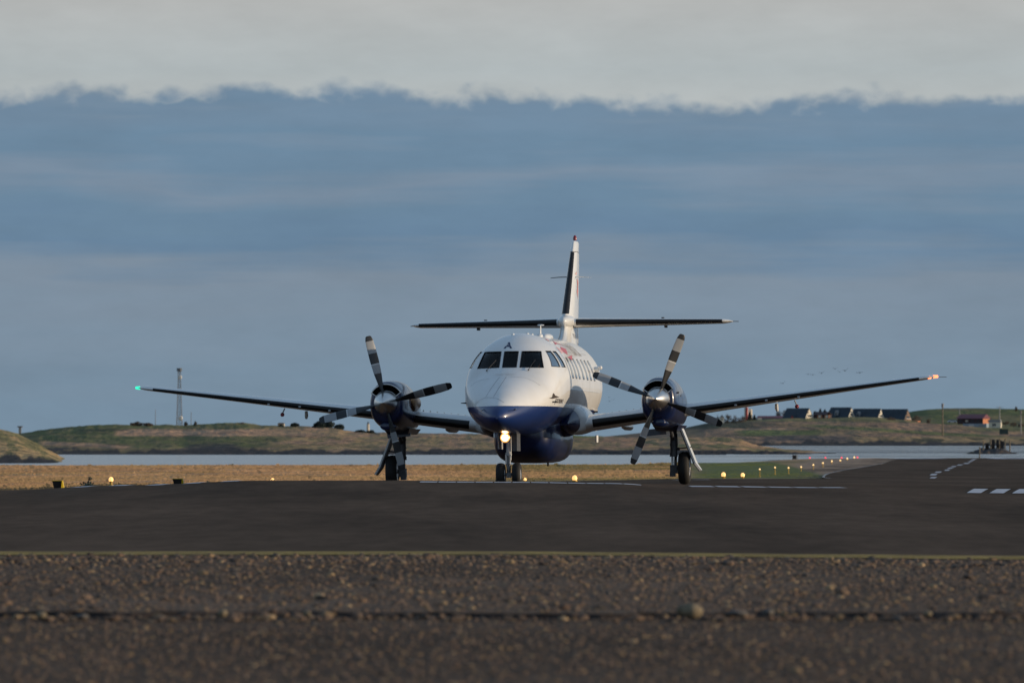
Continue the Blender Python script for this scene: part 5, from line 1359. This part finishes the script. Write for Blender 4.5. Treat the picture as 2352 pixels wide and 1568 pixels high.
M['roof_maroon'] = mat("maroon_roof", (.13, .03, .045), .6, noise=.2, nscale=.3); M['wall_dark'] = mat("dark_red_wall", (.05, .028, .03), .7)
M['brown_wall'] = mat("brown_wall", (.17, .10, .065), .7, noise=.3, nscale=.5); M['orange_wall'] = mat("orange_wall", (.50, .19, .09), .7)
M['pane'] = mat("house_window", (.05, .06, .075), .15, spec=.6); M['blue_wall'] = mat("pale_blue_wall", (.25, .32, .38), .7); M['grey_roof'] = mat("grey_roof", (.25, .26, .27), .6)
M['green_box'] = mat("dark_green_paint", (.015, .04, .04), .6); M['car_blue'] = mat("pale_blue_car_paint", (.28, .36, .45), .3, coat=.5); M['car_dark'] = mat("dark_car_paint", (.02, .035, .045), .3, coat=.5)
s = DL/F; p = at(845.5, 996, DL+12); o = empty("white_tower", p, "slim white tower with a lantern top standing on the shore left of the left engine", "tower")
MB().lathe([(-1, 3.8*s), (6*s, 3.6*s), (21*s, 3.0*s), (21.5*s, 3.6*s), (22.5*s, 3.6*s)], (0, 0, 0), 'z', 14).obj("shaft", ['bright_cream'], o, 40); MB().lathe([(22.5*s, 2.2*s), (26*s, 2.2*s), (28.5*s, .3*s)], (0, 0, 0), 'z', 12).obj("lantern", ['pane'], o, 40)
p = at(646, 980, DL+15); o = empty("small_hut", p, "small tan hut roof showing behind the bushes on the hill crest under the left wing", "hut")
MB().box((0, 0, 3*s), (15*s, 4, 8*s)).obj("wall", ['cream'], o, 20); MB().loft([[(-8.5*s, y, 6.9*s), (8.5*s, y, 6.9*s), (5*s, y, 9.4*s), (-5*s, y, 9.4*s)] for y in (-2.3, 2.3)]).obj("roof", ['brown_wall'], o, 20); MB().box((0, -2.02, 3.5*s), (3*s, .05, 2.5*s)).obj("window", ['pane'], o)
s = (DR+30)/F
p = at(1716, 966, DR+30); o = empty("striped_silo", p, "round red and white striped silo with a cream tank beside it, above the dark conifers", "silo")
b = MB().lathe([(-2, 4.6*s), (30*s, 4.6*s), (32*s, 3*s)], (-2*s, 0, 0), 'z', 18); b.obj("silo_body", ['bright_cream'], o, 40)
MB().lathe([(-1.9, 3.3*s), (31*s, 3.3*s), (31.3*s, 2*s)], (-1.2*s, -2.4*s, 0), 'z', 14).obj("red_stripe", ['silo_red'], o, 40)
MB().lathe([(-2, 4.2*s), (24*s, 4.2*s), (27*s, 3*s)], (8*s, 1, 0), 'z', 18).obj("tank", ['bright_cream'], o, 40)

# ------------------------------------------------------------ houses
def prism_house(b, L_, W, H, z0=0., mi=0):
    """A-frame: ridge along x"""
    vs = [(-L_/2, -W/2, z0), (L_/2, -W/2, z0), (L_/2, W/2, z0), (-L_/2, W/2, z0), (-L_/2, 0, z0+H), (L_/2, 0, z0+H)]
    return b.add(vs, [(0, 1, 5, 4), (2, 3, 4, 5), (0, 3, 4), (1, 2, 5), (0, 3, 2, 1)], mi)
def aframe(u, ybase, d, lpx, wpx, hpx, gable, label, porch=None, dormer=None):
    """u: foot of the gable's apex; lpx ridge length and wpx gable width as they appear"""
    s = d/F; psi = R(38); L_ = lpx*s/math.cos(psi); W = wpx*1.35*s/math.sin(psi); H = (hpx+4)*s
    p = at(u-lpx/2, ybase, d); p.z -= .3; H += .3
    o = empty("a_frame_house", p, label, "house", "row of A-frame houses", -psi)
    prism_house(MB(), L_, W, H).obj("roof", ['roof_dark'], o, 20)
    x = L_/2
    MB().add([(x+.05, -W*.44, 0), (x+.05, W*.44, 0), (x+.05, 0, H*.90), (x-.2, -W*.44, 0), (x-.2, W*.44, 0), (x-.2, 0, H*.90)], [(0, 1, 2), (3, 5, 4), (0, 2, 5, 3), (1, 4, 5, 2), (0, 3, 4, 1)]).obj("gable_wall", [gable], o, 20)
    wl = MB().box((x+.08, 0, H*.36), (.1, W*.34, H*.15)).obj("window", ['pane'], o, 20)
    MB().box((x+.08, -W*.12, H*.62), (.1, W*.14, H*.10)).obj("window", ['pane'], o, 20); MB().box((x+.3, 0, H*.24), (.7, W*.6, H*.04)).obj("balcony", ['box_white'], o, 20)
    if porch:
        pu, pw, ph, pm = porch; q = MB(); W2 = pw*s
        c = Vector((pu*s, 0, 0)); 
        e = [(-W2/2, -W*.5-1.2, 0), (W2/2, -W*.5-1.2, 0), (0, -W*.5-1.2, ph*s), (-W2/2, 0, 0), (W2/2, 0, 0), (0, 0, ph*s)]
        q.add([(a+c.x, b_, z) for a, b_, z in e], [(0, 1, 2), (3, 5, 4), (0, 2, 5, 3), (1, 4, 5, 2), (0, 3, 4, 1)]).obj("porch", ['roof_dark'], o, 20)
        W3 = W2*.8; q = MB().add([(c.x-W3/2, -W*.5-1.25, 0), (c.x+W3/2, -W*.5-1.25, 0), (c.x, -W*.5-1.25, ph*s*.85), (c.x-W3/2, -W*.5-1.21, 0), (c.x+W3/2, -W*.5-1.21, 0), (c.x, -W*.5-1.21, ph*s*.85)], [(0, 1, 2), (3, 5, 4), (0, 2, 5, 3), (1, 4, 5, 2), (0, 3, 4, 1)]).obj("porch_front", [pm], o, 20)
    if dormer:
        for du in dormer:
            yy = -W*.30; q = MB().loft([[(du*s-3.5*s, y, H*.30), (du*s+3.5*s, y, H*.30), (du*s+3.5*s, y, H*.55), (du*s, y, H*.75), (du*s-3.5*s, y, H*.55)] for y in (yy-1.0, 0)]).obj("dormer", ['grey_roof'], o, 20)
            MB().box((du*s, yy-1.03, H*.43), (4*s, .06, H*.14)).obj("window", ['pane'], o, 20)
    return o
aframe(1858, 963, DR, 50, 20, 22, 'cream', "first A-frame house from the left, dark roof, cream gable, small reddish porch", (4, 20, 13, 'silo_red'))
aframe(1955, 960, DR, 46, 15, 21, 'cream', "second A-frame house from the left, narrow cream gable and grey dormer on its dark roof", None, (-4,))
aframe(2022, 963, DR, 60, 15, 21, 'cream', "third A-frame house from the left, cream gable, wide dark roof with a small cream porch", (-6, 16, 10, 'cream'), (-16,))
aframe(2084, 967, DR, 58, 16, 24, 'brown_wall', "fourth A-frame house, rightmost of the row, with a brown gable", None)
# dark red house between the first two
s = DR/F; p = at(1889, 963, DR-10); o = empty("dark_red_house", p, "dark red house with two orange-framed windows between the first and second A-frame", "house", None, -R(20))
MB().box((0, 0, 5.5*s), (34*s, 6, 11*s)).obj("wall", ['wall_dark'], o, 20)
MB().loft([[(-18*s, -3.6, 10.5*s), (18*s, -3.6, 10.5*s), (18*s, -3.6, 11*s), (-18*s, -3.6, 11*s)], [(-14*s, -.2, 17.5*s), (14*s, -.2, 17.5*s), (14*s, .2, 17.8*s), (-14*s, .2, 17.8*s)], [(-18*s, 3.6, 10.5*s), (18*s, 3.6, 10.5*s), (18*s, 3.6, 11*s), (-18*s, 3.6, 11*s)]]).obj("roof", ['wall_dark'], o, 20)
for du in (0, 17):
    w1 = MB().box((du*s-1*s, -3.15, 5.6*s), (11*s, .3, 10*s)).obj("window_bay", ['orange_wall'], o, 20); MB().box((du*s-1*s, -3.33, 7*s), (6*s, .08, 5*s)).obj("window", ['cream'], w1, 20)
# long maroon building
p = at(1778, 966, DR+20); o = empty("long_building", p, "long low building with a maroon roof, left of the first A-frame house", "building")
MB().box((0, 0, 3*s), (78*s, 8, 7*s)).obj("wall", ['blue_wall'], o, 20); MB().loft([[(-40*s, -4.6, 6*s), (40*s, -4.6, 6*s), (40*s, 4.6, 6*s), (-40*s, 4.6, 6*s)], [(-38*s, -.2, 11.5*s), (38*s, -.2, 11.5*s), (38*s, .2, 11.5*s), (-38*s, .2, 11.5*s)]]).obj("roof", ['roof_maroon'], o, 20); MB().box((-34*s, -4.7, 4.5*s), (10*s, .3, 4*s)).obj("door", ['bright_cream'], o, 20)
p = at(1658, 970, DR-120); o = empty("pale_house", p, "pale tall house end half hidden by brown trees, right of the gear door", "house")
MB().box((0, 0, 5*s), (9*s, 6, 12*s)).obj("wall", ['cream'], o, 20); MB().loft([[(-5.5*s, y, 10.9*s), (5.5*s, y, 10.9*s), (0, y, 17*s)] for y in (-3.3, 3.3)]).obj("roof", ['grey_roof'], o, 20); MB().box((0, -3.05, 7*s), (3*s, .1, 3*s)).obj("window", ['pane'], o, 20)
# maroon-roofed house with cars
p = at(2236, 973, DR-30); o = empty("maroon_roof_house", p, "two-storey house with a maroon roof above a pale blue basement, right of the parked cars", "house", None, -R(22))
L_ = 60*s
MB().box((0, 0, 6*s), (L_, 9, 13*s)).obj("wall", ['wall_dark'], o, 20)
MB().loft([[(-L_*.54, -5.6, 11.6*s), (L_*.54, -5.6, 11.6*s), (L_*.54, 5.6, 11.6*s), (-L_*.54, 5.6, 11.6*s)], [(-L_*.52, -.2, 22*s), (L_*.52, -.2, 22*s), (L_*.52, .2, 22*s), (-L_*.52, .2, 22*s)]]).obj("roof", ['roof_maroon'], o, 20)
MB().add([(L_*.5+.1, -4.4, 0), (L_*.5+.1, 4.4, 0), (L_*.5+.1, 4.4, 11.6*s), (L_*.5+.1, 0, 20.5*s), (L_*.5+.1, -4.4, 11.6*s)], [(0, 1, 2, 3, 4)]).obj("gable_wall", ['orange_wall'], o, 20)
for k, du in enumerate((-22, -8, 6, 19)): MB().box((du*s, -4.55, 6.5*s), (6*s, .12, 4*s)).obj("window", ['pane' if k != 1 else 'cream'], o, 20)
MB().box((14*s, -4.2, -5*s), (56*s, 4, 11*s)).obj("basement_wall", ['blue_wall'], o, 20)
for du in (6, 30): MB().box((du*s, -6.25, -5*s), (12*s, .1, 7*s)).obj("garage_door", ['box_white' if du == 6 else 'grey_roof'], o, 20)
p = at(2286, 982, DR-60); o = empty("cream_shed", p, "cream flat-roofed shed with one dark window, right of the maroon-roofed house", "shed", None, -R(8))
MB().box((0, 0, 6.2*s), (27*s, 6, 12.6*s)).obj("wall", ['cream'], o, 20); MB().box((-.2, 0, 15.2*s), (28*s, 6.6, 5.4*s)).obj("roof", ['grey_roof'], o, 20); f_ = MB().box((-1.5*s, -3.05, 6.5*s), (8*s, .12, 5.5*s)).obj("window", ['pane'], o, 20); MB().box((-1.5*s, -3.14, 6.5*s), (.7*s, .05, 5.5*s)).obj("window_frame", ['box_white'], f_, 20)
p = at(2305.5, 997, 2640); s2 = 2640/F; o = empty("green_container", p, "dark green container standing on the grass below the cream shed", "container")
MB().box((0, 0, 5.6*s2), (19*s2, 3, 11.4*s2)).obj("container_body", ['green_box'], o, 20); MB().box((0, -.05, 11.6*s2), (20*s2, 3.2, .9*s2)).obj("lid", ['green_box'], o, 20)
MB().box((-9.2*s2, -1.55, 5.6*s2), (.8*s2, .1, 11*s2)).obj("corner_post", ['green_box'], o, 20)
def car(u, ybase, d, lpx, mt, label, rz=0.):
    s = d/F; L_ = lpx*s; k = L_/4.4; p = at(u, ybase, d)
    o = empty("parked_car", p, label, "car", "cars parked by the maroon-roofed house", rz)
    prof = [(-2.2, .35), (-2.2, .8), (-1.9, .95), (-1.35, 1.0), (-.75, 1.45), (.7, 1.48), (1.5, 1.02), (2.1, .9), (2.2, .7), (2.2, .35)]
    MB().loft([[(x*k, y*k, z*k) for x, z in prof] for y in (-.85, .85)]).obj("body", [mt], o, 20)
    MB().loft([[(x*k, y*k, z*k) for x, z in ((-1.2, 1.05), (-.72, 1.4), (.65, 1.42), (1.3, 1.05))] for y in (-.87, .87)]).obj("side_glass", ['pane'], o, 20)
    for x in (-1.35, 1.35):
        for y in (-.8, .8): MB().lathe([(-.1*k, .32*k), (.1*k, .32*k)], (x*k, y*k, .32*k), 'y', 14).obj("wheel", ['tyre'], o, 40)
    return o
car(2187, 970.5, DR-40, 21, 'car_blue', "pale blue parked car, the nearer and lighter of the two by the maroon-roofed house")
car(2203, 969, DR+15, 20, 'car_dark', "dark parked car next to the wall of the maroon-roofed house")
p = at(2098, 969, DR-35); o = empty("orange_deck", p, "orange wooden deck at the foot of the brown-gabled A-frame house", "deck", None, -R(20)); MB().box((0, 0, 1.2*s), (26*s, 4, 3.4*s)).obj("deck_boards", ['orange_wall'], o, 20); MB().box((-8*s, -2.1, 3*s), (.6*s, .1, 4*s)).box((8*s, -2.1, 3*s), (.6*s, .1, 4*s)).obj("railing", ['orange_wall'], o, 20)

# ------------------------------------------------------------ old pier in the shallows
DP = 1150; s = DP/F
p = at(2292, 1036, DP); p.z = SEA; o = empty("old_pier", p, "dark old wooden pier piles standing in the shallows at far right", "pier")
b = MB()
for u0, yt, yb, w_ in ((2266, 1016, 1034, 8), (2280, 1008, 1034, 7), (2292, 1008, 1034, 9), (2303, 1010, 1028, 8), (2310, 1012, 1026, 5)): b.box(((u0+3-2292)*s, 2+(yb < 1034)*8, (1036-(yt+yb)/2-1)*s), (w_*s, 1.0, (yb-yt+6)*s))
b.obj("pier_wall", ['wood_dark'], o, 20)
for u0, yt in ((2276, 1006), (2296, 1005), (2309, 1005), (2320, 1008), (2259, 1010)): MB().tube([((u0-2292)*s, .6, -1.5), ((u0-2292)*s, .6, (1037-yt)*s)], 1.5*s, 8).obj("pile", ['wood'], o, 50)
MB().box((-10*s, 1, 17*s), (34*s, 1.6, 1.4*s)).obj("walkway", ['wood_dark'], o, 20)
p = at(2250, 1047, 800); p.z = SEA-.2; s3 = 800/F; o = empty("channel_post", p, "thin leaning post in the shallows left of the old pier", "post"); MB().tube([(0, 0, -.3), (.3*s3, 0, 31*s3)], 1.3*s3, 8).obj("shaft", ['wood'], o, 50); MB().box((.2*s3, 0, 29*s3), (4*s3, .1, 1.5*s3)).obj("cross_board", ['wood'], o)
# low rocky bar around the pier
bm = MB(); rings = []
def bar(name, u0, u1, d0, h, label):
    us_ = np.linspace(u0, u1, 60); T = np.linspace(-1, 1, 9); U_, T_ = np.meshgrid(us_, T, indexing='ij')
    D_ = d0+T_*35*(1-((U_-(u0+u1)/2)/((u1-u0)/2))**2)**.5; tt_ = (1-T_**2)*(1-((U_-(u0+u1)/2)/((u1-u0)/2))**2)
    Z_ = SEA-.25+h*tt_*(.6+.8*fbm(U_*.1, T_+3, 3))
    grid_obj(name, (U_-CX)*D_/F, D_, Z_, M['hill_near'], blend(ROCK*1.2+T_[..., None]*0, EARTH*.7, sstep(fbm(U_*.07, T_*2, 3), .5, .6)), kind="structure")
bar("rock_bar", 2200, 2352, 1060, .9, ""); bar("rock_bar", 2230, 2300, 1180, 1.0, ""); bar("rock_bar", 1640, 1890, 1040, .7, "")
# small pale boulder out on the fairway and a small hut-like stone
M['pale_stone'] = mat("pale_stone", (.5, .5, .48), .7)
p = at(1846, 1006, 2480); b = MB().ball((0, 0, 0), (4*2480/F, .8, 2.2*2480/F), 7); b.obj("boulder", ['pale_stone'], None, 60, label="small whitish boulder lying on the grass below the dark red house", category="boulder"); bpy.data.objects["boulder"].location = p

# ------------------------------------------------------------ birds
M['bird'] = mat("bird_plumage", (.035, .032, .035), .8)
def bird(u, y, wpx, up_l, up_r, label, d=1500, bend=.0, rz=0.):
    s = d/F; W = wpx*s; p = at(u, y, d)
    b = MB().lathe([(-W*.22, .004*W), (-W*.18, .03*W), (-W*.12, .035*W), (-W*.05, .06*W), (W*.06, .065*W), (W*.14, .04*W), (W*.20, .03*W), (W*.25, .045*W), (W*.26, .01*W)], (0, 0, 0), 'y', 8)
    o = b.obj("bird", ['bird'], None, 60, label=label, category="bird", group="birds flying over the right wing" if u > 1600 else "birds flying low beside the right engine"); o.location = p; o.rotation_euler = (0, 0, rz)
    for sg, up in ((-1, up_l), (1, up_r)):
        rr = []
        for t, ch in ((0, .16), (.25, .18), (.5, .15), (.75, .11), (1, .03)):
            x = sg*W*.5*t; z = W*.5*(up*t if bend == 0 else (up*min(t, .45)*1.6 - bend*max(0, t-.45)))
            rr.append([(x, -ch*W*.45, z), (x, 0, z+.022*W), (x, ch*W*.55, z), (x, 0, z-.012*W)])
        MB().loft(rr).obj("wing", ['bird'], o, 60)
BD = [(1798, 880, 13, .05, .75, 0, "bird flying lowest and leftmost of the flock, one wing raised, just over the right wing"),
      (1856, 859, 12, .25, .25, .5, "bird with drooping wings, leftmost of the touching pair left of the flock's middle"),
      (1867, 860.5, 12, .25, .25, .5, "bird with drooping wings, the lower one of the touching pair"),
      (1887, 856.5, 14, .3, .75, 0, "bird with half-raised wings between the drooping pair and the upper three"),
      (1918, 847.5, 12, .6, .7, 0, "highest bird of the flock, wings in a steep vee"),
      (1928, 854, 9, .6, .1, 0, "small bird just below and right of the highest one"),
      (1941, 851, 15, .3, .65, 0, "bird with broad raised wings, just left of the rightmost one"),
      (1975, 855.5, 17, -.05, .15, 0, "rightmost bird of the flock, wings held flat"),
      (1399, 912, 7, .1, .1, .2, "small bird, highest of the three beside the right engine"),
      (1408, 917.5, 8, .2, .7, 0, "small bird, rightmost of the three beside the right engine"),
      (1400, 921, 9, .3, .3, .3, "small bird, lowest of the three beside the right engine")]
for u, y, w_, a, c_, bd, lb in BD: bird(u, y, w_*1.05, a, c_, lb, 1500 if u > 1600 else 1300, bd, .3)
